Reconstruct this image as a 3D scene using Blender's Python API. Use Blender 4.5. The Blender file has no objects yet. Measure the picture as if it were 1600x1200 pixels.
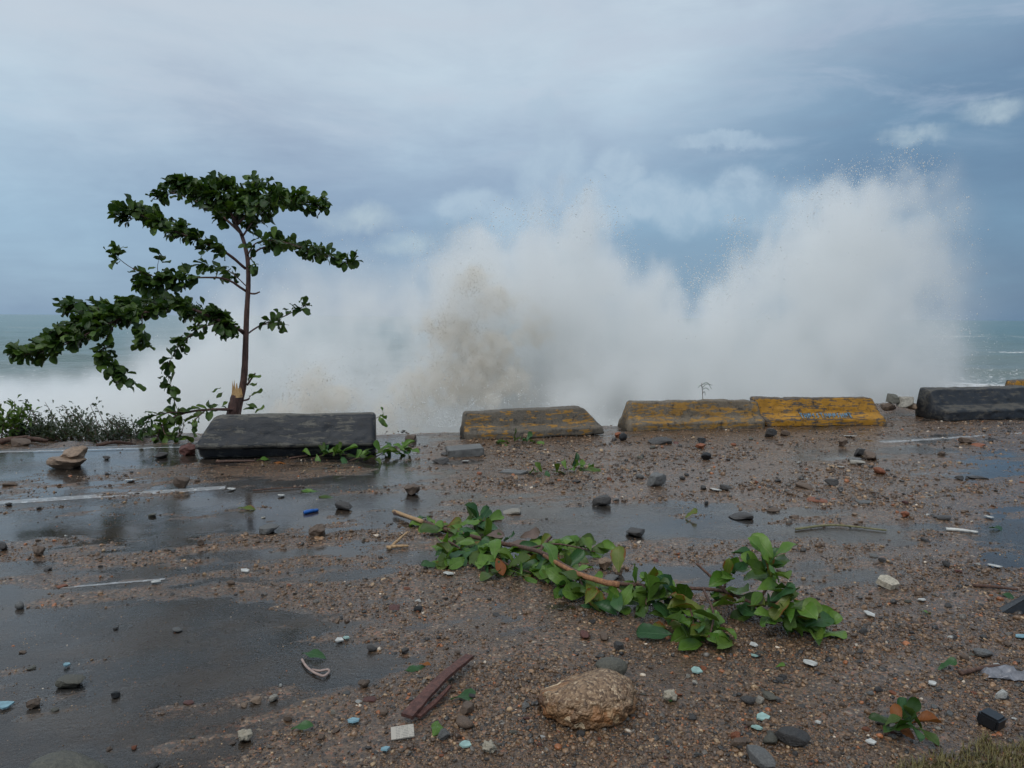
import bpy, bmesh, math, random
import numpy as np
from mathutils import Vector, Matrix, Euler
R = math.radians
random.seed(7); rng = np.random.default_rng(11)
sc = bpy.context.scene
col = sc.collection

# ------------------------------------------------------------------ camera
FPX, CAMH = 1150.0, 1.70                    # focal length in photo pixels (1600 wide), eye height
cam_d = bpy.data.cameras.new('camera'); cam = bpy.data.objects.new('camera', cam_d); col.objects.link(cam)
cam_d.sensor_width = 36; cam_d.lens = FPX / 1600 * 36; cam_d.clip_end = 30000; cam_d.clip_start = 0.05
cam.rotation_mode = 'QUATERNION'
ROT = Matrix.Rotation(R(90 - 5.2), 3, 'X') @ Matrix.Rotation(R(0.36), 3, 'Z')
cam.rotation_quaternion = ROT.to_quaternion()
cam.location = (0, 0, CAMH); sc.camera = cam

# ------------------------------------------------------------------ render settings
sc.render.engine = 'CYCLES'
sc.view_settings.view_transform = 'Standard'; sc.view_settings.look = 'None'
sc.view_settings.exposure = 0.0; sc.view_settings.gamma = 1; sc.view_settings.use_curve_mapping = False
sc.cycles.use_denoising = True
sc.cycles.max_bounces = 12; sc.cycles.volume_bounces = 10; sc.cycles.transparent_max_bounces = 12
sc.cycles.diffuse_bounces = 3; sc.cycles.glossy_bounces = 3; sc.cycles.transmission_bounces = 4
sc.cycles.volume_step_rate = 2.5; sc.cycles.volume_max_steps = 256
sc.cycles.caustics_reflective = False; sc.cycles.caustics_refractive = False

# ------------------------------------------------------------------ node helper
class NT:
    def __init__(s, tree): s.t = tree; s.n = tree.nodes; s.l = tree.links
    def node(s, typ, ins=None, **props):
        nd = s.n.new(typ)
        for k, v in props.items(): setattr(nd, k, v)
        for k, v in (ins or {}).items():
            sock = nd.inputs[k]
            if isinstance(v, bpy.types.NodeSocket): s.l.new(v, sock)
            elif isinstance(v, bpy.types.Node): s.l.new(v.outputs[0], sock)
            else: sock.default_value = v
        return nd
    def math(s, op, a, b=0.0, c=None, clamp=False):
        nd = s.n.new('ShaderNodeMath'); nd.operation = op; nd.use_clamp = clamp
        for i, v in enumerate((a, b) if c is None else (a, b, c)):
            if isinstance(v, (int, float)): nd.inputs[i].default_value = v
            else: s.l.new(v if isinstance(v, bpy.types.NodeSocket) else v.outputs[0], nd.inputs[i])
        return nd.outputs[0]
    def noise(s, vec, scale, detail=4, rough=0.55, dist=0.0):
        return s.node('ShaderNodeTexNoise', {'Vector': vec, 'Scale': scale, 'Detail': detail, 'Roughness': rough, 'Distortion': dist}).outputs['Fac']
    def ramp(s, fac, stops, interp='LINEAR'):
        nd = s.n.new('ShaderNodeValToRGB'); e = nd.color_ramp.elements; nd.color_ramp.interpolation = interp
        while len(e) < len(stops): e.new(0.5)
        for el, (p, c) in zip(e, stops):
            el.position = p; el.color = (c, c, c, 1) if isinstance(c, (int, float)) else (*c, 1)
        s.l.new(fac, nd.inputs[0]); return nd.outputs[0]
    def mix(s, f, a, b, blend='MIX'):
        nd = s.n.new('ShaderNodeMix'); nd.data_type = 'RGBA'; nd.blend_type = blend; nd.clamp_factor = True
        for idx, v in ((0, f), (6, a), (7, b)):
            if isinstance(v, bpy.types.NodeSocket): s.l.new(v, nd.inputs[idx])
            elif idx == 0: nd.inputs[0].default_value = v
            else: nd.inputs[idx].default_value = (*v, 1) if len(v) == 3 else v
        return nd.outputs[2]
    def mapping(s, vec, scale=(1, 1, 1), rot=(0, 0, 0), loc=(0, 0, 0)):
        return s.node('ShaderNodeMapping', {'Vector': vec, 'Scale': scale, 'Rotation': rot, 'Location': loc}).outputs[0]
    def bump(s, h, strength, dist, normal=None):
        d = {'Height': h, 'Strength': strength, 'Distance': dist}
        if normal: d['Normal'] = normal
        return s.node('ShaderNodeBump', d).outputs[0]
    def smooth(s, v, a, b):
        nd = s.n.new('ShaderNodeMapRange'); nd.interpolation_type = 'SMOOTHSTEP'; nd.clamp = True
        s.l.new(v, nd.inputs[0]); nd.inputs[1].default_value = a; nd.inputs[2].default_value = b
        return nd.outputs[0]

def srgb(r, g, b):
    f = lambda c: (c/255/12.92 if c <= 10 else ((c/255 + .055)/1.055)**2.4)
    return (f(r), f(g), f(b))

# ------------------------------------------------------------------ pixel of the photograph -> place in the world
def ray(px, py):
    return ROT @ Vector(((px - 800)/FPX, (600 - py)/FPX, -1.0))
def G(px, py, z=0.0):
    d = ray(px, py); t = (z - CAMH)/d.z
    return Vector((d.x*t, d.y*t, z))
def at(px, py, Y):
    d = ray(px, py); t = Y/d.y
    return Vector((d.x*t, Y, CAMH + d.z*t))

# ------------------------------------------------------------------ sky
world = bpy.data.worlds.new('World'); sc.world = world; world.use_nodes = True
w = NT(world.node_tree); w.n.clear()
SUN_EL, SUN_ROT = R(58), R(205)
geo = w.node('ShaderNodeTexCoord').outputs['Generated']
sky = w.node('ShaderNodeTexSky', sky_type='NISHITA', sun_disc=False, sun_elevation=SUN_EL, sun_rotation=SUN_ROT).outputs[0]
sx = w.node('ShaderNodeSeparateXYZ', {'Vector': geo})
X, Y_, Z = sx.outputs
# overall tone of the cloud deck by height above the horizon
tone = w.ramp(Z, [(0.0, srgb(136, 163, 190)), (0.10, srgb(144, 171, 197)), (0.22, srgb(166, 188, 209)), (0.36, srgb(190, 207, 222)),
                  (0.6, srgb(196, 210, 223)), (1.0, srgb(199, 211, 223))])
# darker slate bank to the right, in a slanting band
n1 = w.noise(w.mapping(geo, (1.3, 1.3, 3.6), loc=(3.1, 0, 1.7)), 1.6, 5, .55, .3)
n2 = w.noise(w.mapping(geo, (2.0, 2.0, 8.0), (0, R(-12), 0), (0, 4, 2)), 2.2, 6, .6, .4)
n3 = w.noise(w.mapping(geo, (3, 3, 6), (0, R(-10), 0)), 4.5, 6, .6, .6)
band = w.math('SUBTRACT', w.math('MULTIPLY_ADD', X, 0.62, 0.02), Z)                        # slanted edge
band = w.math('ADD', band, w.math('MULTIPLY', w.math('SUBTRACT', n2, .5), .35))
bandm = w.math('MULTIPLY', w.smooth(band, -0.20, 0.10), w.smooth(X, -0.35, 0.1))
tone = w.mix(w.math('MULTIPLY', bandm, .85), tone, srgb(124, 154, 182))
rightside = w.math('MULTIPLY', w.smooth(X, .12, .52), w.math('SUBTRACT', 1.0, w.smooth(Z, .18, .42)))
tone = w.mix(w.math('MULTIPLY', rightside, .92), tone, srgb(106, 138, 167))
lit = w.math('MULTIPLY_ADD', w.math('SUBTRACT', n1, .5), .95, 1.02)
lit = w.math('MULTIPLY', lit, w.math('MULTIPLY_ADD', w.math('SUBTRACT', n2, .5), .45, 1.0))
lit = w.math('MULTIPLY', lit, w.math('MULTIPLY_ADD', w.math('SUBTRACT', n3, .5), .16, 1.0))
tone = w.mix(1.0, tone, w.node('ShaderNodeCombineXYZ', {0: lit, 1: lit, 2: w.math('MULTIPLY_ADD', lit, .75, .25)}).outputs[0], 'MULTIPLY')
# grey veil of cloud, upper left
veil = w.math('MULTIPLY', w.smooth(n2, .48, .68), w.smooth(Z, .12, .3))
tone = w.mix(w.math('MULTIPLY', veil, .45), tone, srgb(186, 197, 214))
topleft = w.math('MULTIPLY', w.math('SUBTRACT', 1.0, w.smooth(X, -.35, .45)), w.smooth(Z, .14, .36))
tone = w.mix(w.math('MULTIPLY', topleft, w.math('MULTIPLY_ADD', n2, .9, .10)), tone, srgb(203, 214, 224))
# cumulus heads standing over the horizon
wob = w.node('ShaderNodeTexNoise', {'Vector': geo, 'Scale': 16.0, 'Detail': 6.0, 'Roughness': .6}).outputs['Color']
wob2 = w.node('ShaderNodeVectorMath', {0: wob, 1: (.5, .5, .5)}, operation='SUBTRACT').outputs[0]
pos = w.node('ShaderNodeVectorMath', {0: wob2, 1: (.06, .06, .06), 2: geo}, operation='MULTIPLY_ADD').outputs[0]
def puffs(lst, soft):
    acc = None
    for (px, py, rx, ry) in lst:
        d0 = ray(px, py).normalized()
        v = w.node('ShaderNodeVectorMath', {0: pos, 1: tuple(d0)}, operation='SUBTRACT').outputs[0]
        v = w.node('ShaderNodeVectorMath', {0: v, 1: (FPX/rx, FPX/rx, FPX/ry)}, operation='MULTIPLY').outputs[0]
        L = w.node('ShaderNodeVectorMath', {0: v}, operation='LENGTH').outputs['Value']
        m = w.math('SUBTRACT', 1.0, w.smooth(L, 1 - soft, 1 + soft*.6))
        acc = m if acc is None else w.math('MAXIMUM', acc, m)
    return acc
p1 = puffs([(850, 172, 26, 24), (872, 235, 40, 40), (862, 285, 55, 48), (968, 265, 40, 26), (930, 320, 70, 48), (1010, 310, 70, 36), (1070, 330, 60, 40),
            (1160, 300, 55, 34), (1200, 330, 80, 42), (745, 320, 50, 26), (800, 340, 70, 34), (1130, 225, 70, 14), (720, 330, 40, 20)], .42)
p1 = w.math('MULTIPLY', p1, w.smooth(Z, .055, .15))
pn = w.math('MULTIPLY_ADD', w.smooth(w.noise(geo, 22, 6, .65, .5), .36, .64), .45, .55)
p0 = puffs([(1060, 430, 190, 90), (730, 385, 70, 40), (1190, 410, 120, 80)], .95)
p2 = puffs([(558, 345, 50, 20), (640, 382, 44, 20), (1418, 213, 34, 12), (1546, 178, 38, 18)], .75)
tone = w.mix(w.math('MULTIPLY', p0, .6), tone, srgb(124, 154, 180))
tone = w.mix(w.math('MULTIPLY', w.math('MULTIPLY', p1, pn), .80), tone, srgb(178, 199, 216))
tone = w.mix(w.math('MULTIPLY', w.math('MULTIPLY', p2, pn), .75), tone, srgb(184, 202, 212))
tone10 = w.mix(1.0, tone, (10, 10, 10), 'MULTIPLY')
skymix = w.mix(0.90, sky, tone10)
bg = w.node('ShaderNodeBackground', {'Color': skymix, 'Strength': 0.1})
w.node('ShaderNodeOutputWorld', {'Surface': bg.outputs[0]})

sun_d = bpy.data.lights.new('sun', 'SUN'); sun_d.energy = 1.25; sun_d.angle = R(40); sun_d.color = (1, .985, .95)
sun = bpy.data.objects.new('sun', sun_d); col.objects.link(sun)
sdir = Vector((math.sin(SUN_ROT)*math.cos(SUN_EL), math.cos(SUN_ROT)*math.cos(SUN_EL), math.sin(SUN_EL)))
sun.rotation_euler = sdir.to_track_quat('Z', 'Y').to_euler()

# ------------------------------------------------------------------ object helpers
def tag(o, label=None, cat=None, group=None, kind=None):
    for k, v in (('label', label), ('category', cat), ('group', group), ('kind', kind)):
        if v: o[k] = v
    return o
def link(name, me, parent=None, mat=None):
    o = bpy.data.objects.new(name, me); col.objects.link(o)
    if parent: o.parent = parent
    if mat and me is not None and not me.materials: me.materials.append(mat)
    return o
def empty(name, loc, label, cat, group=None, rz=0):
    o = bpy.data.objects.new(name, None); col.objects.link(o); o.location = loc; o.rotation_euler = (0, 0, rz)
    o.empty_display_size = .1
    return tag(o, label, cat, group)
def mesh_np(name, V, F, smooth=True):
    """V (n,3) array, F list / array of faces of one size"""
    F = np.asarray(F, dtype=np.int32); k = F.shape[1]
    me = bpy.data.meshes.new(name); V = np.asarray(V, dtype=np.float32)
    me.vertices.add(len(V)); me.vertices.foreach_set('co', V.ravel())
    me.loops.add(F.size); me.loops.foreach_set('vertex_index', F.ravel())
    me.polygons.add(len(F)); me.polygons.foreach_set('loop_start', np.arange(0, F.size, k, dtype=np.int32))
    me.polygons.foreach_set('loop_total', np.full(len(F), k, dtype=np.int32))
    me.update(calc_edges=True)
    me.polygons.foreach_set('use_smooth', np.full(len(F), smooth)); me.validate()
    return me
def float_attr(me, name, vals):
    a = me.attributes.new(name, 'FLOAT', 'POINT'); a.data.foreach_set('value', np.asarray(vals, dtype=np.float32).ravel())
def grid_faces(nx, ny):
    i = np.arange(nx - 1); j = np.arange(ny - 1); I, J = np.meshgrid(i, j); a = (J*nx + I).ravel()
    return np.stack([a, a + 1, a + 1 + nx, a + nx], 1)

_lat = [rng.random((32, 32, 32)).astype(np.float32) for _ in range(4)]
def vnoise(x, y, z, k=0):
    L = _lat[k % 4]
    x, y, z = np.broadcast_arrays(np.asarray(x, np.float32), np.asarray(y, np.float32), np.asarray(z, np.float32))
    xi, yi, zi = np.floor(x), np.floor(y), np.floor(z)
    fx, fy, fz = x - xi, y - yi, z - zi
    fx = fx*fx*(3 - 2*fx); fy = fy*fy*(3 - 2*fy); fz = fz*fz*(3 - 2*fz)
    a = xi.astype(np.int32) & 31; b = yi.astype(np.int32) & 31; c = zi.astype(np.int32) & 31
    a1, b1, c1 = (a + 1) & 31, (b + 1) & 31, (c + 1) & 31
    r00 = L[a, b, c]*(1 - fx) + L[a1, b, c]*fx; r10 = L[a, b1, c]*(1 - fx) + L[a1, b1, c]*fx
    r01 = L[a, b, c1]*(1 - fx) + L[a1, b, c1]*fx; r11 = L[a, b1, c1]*(1 - fx) + L[a1, b1, c1]*fx
    return ((r00*(1 - fy) + r10*fy)*(1 - fz) + (r01*(1 - fy) + r11*fy)*fz) - 0.5
def fbm(x, y, z, o=4, k=0, gain=.5):
    s = 0; a = 1.0
    for i in range(o):
        s = s + a*vnoise(x*2.03**i + 7.3*i, y*2.03**i + 3.1*i, z*2.03**i + 5.7*i, k + i); a *= gain
    return s
def sstep(a, b, v):
    t = np.clip((v - a)/(b - a), 0, 1); return t*t*(3 - 2*t)

# ------------------------------------------------------------------ materials
def new_mat(name):
    m = bpy.data.materials.new(name); m.use_nodes = True; n = NT(m.node_tree); n.n.clear()
    return m, n
def finish(n, **ins):
    b = n.node('ShaderNodeBsdfPrincipled', {k.replace('_', ' '): v for k, v in ins.items()})
    n.node('ShaderNodeOutputMaterial', {'Surface': b.outputs[0]}); return b
def C4(c): return (*c, 1)

def mat_ground():
    m, n = new_mat('wet_road')
    P = n.node('ShaderNodeNewGeometry').outputs['Position']
    dep = n.node('ShaderNodeAttribute', attribute_name='deposit').outputs['Fac']
    grit = n.noise(P, 190, 3, .7); mid = n.noise(P, 38, 5, .65); big = n.noise(P, 2.2, 5, .6)
    asph = n.mix(n.smooth(grit, .35, .7), (.034, .035, .037), (.095, .094, .092))
    asph = n.mix(n.math('MULTIPLY', n.smooth(big, .38, .62), .8), asph, (.090, .066, .047))
    vor = n.node('ShaderNodeTexVoronoi', {'Vector': P, 'Scale': 75.0, 'Randomness': 1.0})
    vcol = n.node('ShaderNodeSeparateColor', {'Color': vor.outputs['Color']}).outputs[0]
    grav = n.ramp(vcol, [(0, (.030, .022, .017)), (.35, (.082, .053, .034)), (.6, (.13, .083, .050)), (.8, (.19, .118, .068)), (.93, (.24, .10, .05)), (1, (.38, .30, .21))])
    mud = n.mix(n.smooth(mid, .35, .65), (.056, .036, .024), (.108, .071, .047))
    soil = n.mix(n.smooth(big, .35, .62), mud, grav)
    soil = n.mix(.30, soil, grav)
    f = n.smooth(n.math('ADD', dep, n.math('MULTIPLY', n.math('SUBTRACT', mid, .5), .5)), .02, .22)
    base = n.mix(f, asph, soil)
    hgt = n.math('ADD', n.math('MULTIPLY', grit, .35), n.math('MULTIPLY', n.math('SUBTRACT', 1.0, vor.outputs['Distance']), .9))
    b1 = n.bump(hgt, .55, .006); b2 = n.bump(mid, .5, .012, b1)
    rough = n.mix(n.smooth(big, .3, .7), (.16,)*3, (.34,)*3)
    finish(n, Base_Color=base, Roughness=rough, Normal=b2, Specular_IOR_Level=.65)
    return m
def mat_water():
    m, n = new_mat('puddle_water')
    P = n.node('ShaderNodeNewGeometry').outputs['Position']
    r1 = n.noise(n.mapping(P, (1, 1.9, 1), (0, 0, R(-16))), 17, 4, .65); r2 = n.noise(P, 90, 2, .5)
    gust = n.smooth(n.noise(P, .8, 3, .5), .42, .62)
    h = n.math('MULTIPLY', n.math('ADD', r1, n.math('MULTIPLY', r2, .3)), n.math('MULTIPLY_ADD', gust, .9, .12))
    bmp = n.bump(h, .55, .008)
    fr = n.node('ShaderNodeFresnel', {'IOR': 1.40, 'Normal': bmp}).outputs[0]
    gl = n.node('ShaderNodeBsdfGlossy', {'Color': (1, 1, 1, 1), 'Roughness': .06, 'Normal': bmp})
    silt = n.noise(P, 1.4, 4, .6)
    tr = n.node('ShaderNodeBsdfTransparent', {'Color': n.mix(n.smooth(silt, .4, .7), (.93, .95, .96), (.75, .70, .64))})
    mx = n.node('ShaderNodeMixShader', {0: fr, 1: tr.outputs[0], 2: gl.outputs[0]})
    n.node('ShaderNodeOutputMaterial', {'Surface': mx.outputs[0]})
    return m
def mat_sea():
    m, n = new_mat('sea_water')
    P = n.node('ShaderNodeNewGeometry').outputs['Position']
    foam = n.node('ShaderNodeAttribute', attribute_name='foam').outputs['Fac']
    silt = n.node('ShaderNodeAttribute', attribute_name='silt').outputs['Fac']
    wv = n.noise(n.mapping(P, (.35, 1, 1)), .9, 6, .6); fine = n.noise(P, 2.6, 8, .68, .6); cap = n.noise(n.mapping(P, (.012, .05, 1)), 1.0, 5, .7)
    water = n.mix(n.smooth(wv, .35, .65), (.050, .135, .150), (.085, .185, .190))
    water = n.mix(silt, water, (.19, .20, .17))
    churn = n.mix(n.smooth(fine, .36, .62), (.36, .33, .28), (.78, .79, .79))
    f = n.smooth(n.math('ADD', foam, n.math('MULTIPLY', n.math('SUBTRACT', fine, .5), 1.5)), .35, .62)
    f = n.math('MAXIMUM', f, n.math('MULTIPLY', n.smooth(n.math('MULTIPLY', cap, n.math('MULTIPLY_ADD', fine, .5, .75)), .615, .66), .8))
    base = n.mix(f, water, churn)
    bmp = n.bump(n.math('ADD', wv, n.math('MULTIPLY', fine, .5)), .7, .35)
    finish(n, Base_Color=base, Roughness=n.mix(f, (.28,)*3, (.9,)*3), Normal=bmp, Specular_IOR_Level=.4)
    return m
def mat_rock():
    m, n = new_mat('wet_stone')
    oi = n.node('ShaderNodeObjectInfo'); oc = n.node('ShaderNodeTexCoord').outputs['Object']
    off = n.node('ShaderNodeVectorMath', {0: oc, 1: oi.outputs['Location']}, operation='ADD').outputs[0]
    a = n.noise(off, 14, 6, .65); b = n.noise(off, 70, 4, .7)
    c = n.mix(1.0, oi.outputs['Color'], n.ramp(a, [(.25, .45), (.5, .95), (.75, 1.5)]), 'MULTIPLY')
    c = n.mix(n.smooth(b, .58, .75), c, n.mix(1.0, oi.outputs['Color'], (1.9, 1.7, 1.5), 'MULTIPLY'))
    c = n.mix(n.smooth(b, .42, .28), c, n.mix(1.0, oi.outputs['Color'], (.35, .33, .32), 'MULTIPLY'))
    bm = n.bump(b, .5, .006, n.bump(a, .6, .02))
    finish(n, Base_Color=c, Roughness=n.ramp(a, [(.3, .35), (.7, .65)]), Normal=bm)
    return m
def mat_conglomerate():
    m, n = new_mat('conglomerate')
    oc = n.node('ShaderNodeTexCoord').outputs['Object']
    wv = n.node('ShaderNodeVectorMath', {0: n.node('ShaderNodeTexNoise', {'Vector': oc, 'Scale': 20.0, 'Detail': 3.0}).outputs['Color'], 1: (.03, .03, .03), 2: oc}, operation='MULTIPLY_ADD').outputs[0]
    v1 = n.node('ShaderNodeTexVoronoi', {'Vector': wv, 'Scale': 26.0}); v2 = n.node('ShaderNodeTexVoronoi', {'Vector': wv, 'Scale': 90.0})
    f1 = n.node('ShaderNodeSeparateColor', {'Color': v1.outputs['Color']}).outputs[0]; f2 = n.node('ShaderNodeSeparateColor', {'Color': v2.outputs['Color']}).outputs[1]
    st = [(0, (.09, .050, .028)), (.25, (.17, .10, .055)), (.5, (.34, .21, .11)), (.7, (.26, .115, .04)), (.86, (.44, .32, .19)), (1, (.66, .56, .40))]
    c1 = n.ramp(f1, st); c2 = n.ramp(f2, [(0, (.10, .066, .042)), (.5, (.25, .175, .11)), (.85, (.35, .255, .165)), (1, (.52, .43, .31))])
    sep = n.node('ShaderNodeSeparateXYZ', {'Vector': oc}).outputs
    # the upper, sandy bed is finer grained than the pebbly lower one
    up = n.smooth(n.math('ADD', sep[2], n.math('MULTIPLY', n.math('SUBTRACT', n.noise(oc, 9, 3), .5), .16)), .085, .135)
    c = n.mix(1.0, n.mix(up, c1, c2), (1.02, .90, .80), 'MULTIPLY')
    c = n.mix(n.smooth(v1.outputs['Distance'], .012, .03), n.mix(.25, c, (.04, .028, .02)), c) if False else c
    hh = n.math('ADD', n.math('MULTIPLY', v1.outputs['Distance'], n.math('MULTIPLY_ADD', up, -.8, 1.0)), n.math('MULTIPLY', v2.outputs['Distance'], .4))
    finish(n, Base_Color=c, Roughness=.55, Normal=n.bump(n.math('MULTIPLY', hh, -1.0), .9, .02))
    return m
def mat_pebble():
    m, n = new_mat('wet_pebble')
    a = n.node('ShaderNodeAttribute', attribute_name='tint', attribute_type='INSTANCER').outputs['Color']
    P = n.node('ShaderNodeNewGeometry').outputs['Position']
    no = n.noise(P, 160, 3, .6)
    c = n.mix(1.0, a, n.ramp(no, [(.3, .6), (.7, 1.3)]), 'MULTIPLY')
    finish(n, Base_Color=c, Roughness=.30); return m
def mat_paint(name, paint, under, wear, dirt=(.03, .026, .022), seed=0.0, lowtone=None):
    m, n = new_mat(name)
    oc = n.mapping(n.node('ShaderNodeTexCoord').outputs['Object'], loc=(seed, seed*.7, 0))
    st = n.noise(n.mapping(oc, (1.6, 9, 9)), 2.6, 8, .72, .4); bl = n.noise(oc, 5.5, 5, .6); fi = n.noise(oc, 60, 4, .7)
    nz = n.node('ShaderNodeSeparateXYZ', {'Vector': n.node('ShaderNodeNewGeometry').outputs['Normal']}).outputs[2]
    pt = n.node('ShaderNodeNewGeometry').outputs['Pointiness']
    raw = n.math('ADD', st, n.math('MULTIPLY', n.math('SUBTRACT', bl, .5), .55))
    raw = n.math('SUBTRACT', raw, n.math('MULTIPLY', n.smooth(nz, .75, .97), .16))
    raw = n.math('SUBTRACT', raw, n.math('MULTIPLY', n.smooth(pt, .51, .56), .12))
    wearf = n.smooth(raw, wear - .03, wear + .03)
    con = n.mix(n.smooth(fi, .4, .65), under, tuple(c*.55 for c in under))
    con = n.mix(n.smooth(bl, .5, .7), con, tuple(c*.5 for c in under))
    pc = n.mix(n.smooth(bl, .3, .75), paint, tuple(c*.62 for c in paint))
    c = n.mix(wearf, con, pc)
    c = n.mix(n.math('MULTIPLY', n.smooth(n.noise(oc, 9, 6, .75), .525, .66), .85), c, dirt)
    finish(n, Base_Color=c, Roughness=n.mix(wearf, (.72,)*3, (.5,)*3), Normal=n.bump(n.math('ADD', n.math('MULTIPLY', wearf, .25), n.math('ADD', fi, st)), .55, .008), Specular_IOR_Level=.45)
    return m
def mat_leaf(name, c_dark, c_lite, vein, rough=.38, edge=None):
    m, n = new_mat(name)
    uv = n.node('ShaderNodeUVMap', uv_map='uv').outputs[0]
    s = n.node('ShaderNodeSeparateXYZ', {'Vector': uv}).outputs
    oi = n.node('ShaderNodeObjectInfo').outputs['Random']
    P = n.node('ShaderNodeNewGeometry').outputs['Position']
    av = n.math('ABSOLUTE', n.math('SUBTRACT', s[1], .5))
    veins = n.math('SINE', n.math('MULTIPLY', n.math('SUBTRACT', s[0], n.math('MULTIPLY', av, .55)), 52.0))
    vm = n.math('MAXIMUM', n.math('MULTIPLY', n.smooth(veins, .90, .99), .45), n.math('SUBTRACT', 1.0, n.smooth(av, .012, .035)))
    vv = n.math('FRACT', n.math('ADD', oi, n.noise(P, 5, 1, .5)))
    base = n.mix(vv, c_dark, c_lite)
    base = n.mix(n.math('MULTIPLY', n.smooth(n.noise(P, 30, 4, .6), .45, .7), .35), base, tuple(x*.55 for x in c_dark))
    if edge: base = n.mix(n.smooth(n.math('ADD', n.math('MULTIPLY', av, 1.2), n.math('MULTIPLY', n.noise(P, 16, 3), .7)), .72, .9), base, edge)
    base = n.mix(n.math('MULTIPLY', vm, .5), base, vein)
    bmp = n.bump(n.math('MULTIPLY', vm, -1.0), .5, .004)
    b = n.node('ShaderNodeBsdfPrincipled', {'Base Color': base, 'Roughness': rough, 'Normal': bmp, 'Specular IOR Level': .3})
    t = n.node('ShaderNodeBsdfTranslucent', {'Color': n.mix(1.0, base, (1.4, 1.5, .6), 'MULTIPLY')})
    mx = n.node('ShaderNodeMixShader', {0: .22, 1: b.outputs[0], 2: t.outputs[0]})
    n.node('ShaderNodeOutputMaterial', {'Surface': mx.outputs[0]}); return m
def mat_bark(name, a, b, scale=30):
    m, n = new_mat(name)
    P = n.node('ShaderNodeNewGeometry').outputs['Position']
    s = n.noise(n.mapping(P, (1, 1, .25)), scale, 6, .7); g = n.noise(P, scale*3, 3, .6)
    finish(n, Base_Color=n.mix(n.smooth(s, .35, .65), a, b), Roughness=.62, Normal=n.bump(n.math('ADD', s, g), .7, .01)); return m
def mat_plain(name, c, rough=.5, var=.3, scale=40, bump=.2, spec=.5):
    m, n = new_mat(name)
    oc = n.node('ShaderNodeTexCoord').outputs['Object']
    a = n.noise(oc, scale, 5, .65)
    finish(n, Base_Color=n.mix(n.smooth(a, .3, .7), tuple(x*(1 - var) for x in c), tuple(min(1, x*(1 + var*.5)) for x in c)), Roughness=rough,
           Normal=n.bump(a, bump, .005), Specular_IOR_Level=spec); return m
def mat_linepaint():
    m, n = new_mat('worn_road_paint')
    P = n.node('ShaderNodeNewGeometry').outputs['Position']
    a = n.noise(P, 16, 6, .7); b = n.noise(P, 120, 3, .6)
    f = n.smooth(n.math('ADD', a, n.math('MULTIPLY', b, .3)), .50, .62)
    b_ = n.node('ShaderNodeBsdfPrincipled', {'Base Color': n.mix(b, (.55, .56, .56), (.78, .79, .79)), 'Roughness': .35})
    t = n.node('ShaderNodeBsdfTransparent')
    mx = n.node('ShaderNodeMixShader', {0: n.math('MULTIPLY_ADD', f, -.65, 1.0), 1: t.outputs[0], 2: b_.outputs[0]})
    n.node('ShaderNodeOutputMaterial', {'Surface': mx.outputs[0]}); return m
def mat_volume(name, colour, dens, aniso=.35):
    m, n = new_mat(name)
    v = n.node('ShaderNodeVolumePrincipled', {'Color': C4(colour), 'Density': dens, 'Anisotropy': aniso})
    v.inputs['Density Attribute'].default_value = 'density'
    n.node('ShaderNodeOutputMaterial', {'Volume': v.outputs[0]}); return m

M_ground, M_water, M_sea, M_rock, M_cong, M_peb = mat_ground(), mat_water(), mat_sea(), mat_rock(), mat_conglomerate(), mat_pebble()
M_black = mat_paint('black_barrier_paint', (.019, .022, .028), (.14, .13, .11), .43)
M_black2 = mat_paint('black_barrier_paint_matt', (.024, .026, .031), (.10, .09, .075), .40, seed=3.3)
M_yel_a = mat_paint('worn_yellow_paint', (.46, .225, .026), (.150, .125, .095), .545, seed=1.1)
M_yel_b = mat_paint('faded_yellow_paint', (.42, .215, .035), (.19, .15, .105), .515, seed=5.2)
M_yel_c = mat_paint('bright_yellow_paint', (.52, .245, .018), (.13, .10, .075), .455, seed=8.4)
M_leaf = mat_leaf('almond_leaf', (.040, .084, .015), (.125, .20, .03), (.11, .17, .05))
M_leafdark = mat_leaf('almond_leaf_dark', (.020, .048, .011), (.045, .095, .017), (.05, .09, .03))
M_leafolive = mat_leaf('almond_leaf_olive', (.045, .085, .016), (.085, .130, .028), (.12, .15, .05))
M_leaffresh = mat_leaf('fresh_leaf', (.070, .160, .022), (.145, .250, .045), (.22, .30, .10), .27)
M_leaffresh2 = mat_leaf('deep_green_leaf', (.022, .072, .024), (.055, .130, .040), (.10, .19, .09), .3)
M_leafyel = mat_leaf('yellowing_leaf', (.10, .15, .025), (.16, .18, .03), (.25, .25, .09), .35, edge=(.20, .075, .02))
M_leafbrown = mat_leaf('dead_leaf', (.13, .085, .07), (.21, .15, .13), (.30, .22, .18), .5)
M_leafrust = mat_leaf('rusty_leaf', (.20, .06, .015), (.28, .10, .02), (.30, .14, .05), .45)
M_bark = mat_bark('almond_bark', (.055, .027, .021), (.145, .072, .055))
M_twig = mat_bark('wet_twig_bark', (.060, .030, .022), (.15, .078, .05), 60)
M_wood = mat_bark('split_wood', (.55, .30, .11), (.75, .50, .24), 80)
M_orange_wood = mat_bark('stripped_bark', (.22, .09, .04), (.42, .20, .09), 60)
M_plank = mat_bark('red_brown_board', (.070, .028, .022), (.15, .062, .045), 50)
M_straw = mat_bark('straw', (.35, .21, .10), (.55, .36, .19), 60)
M_reed = mat_bark('green_reed', (.14, .13, .06), (.24, .22, .10), 40)
M_line = mat_linepaint()
M_teal = mat_plain('pale_teal_tile', (.30, .45, .40), .3, .25, 30)
M_blue = mat_plain('light_blue_tile', (.20, .35, .40), .3, .25, 30)
M_bluep = mat_plain('blue_plastic', (.02, .12, .42), .3)
M_white = mat_plain('white_shard', (.56, .55, .51), .4, .25, 30)
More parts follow.
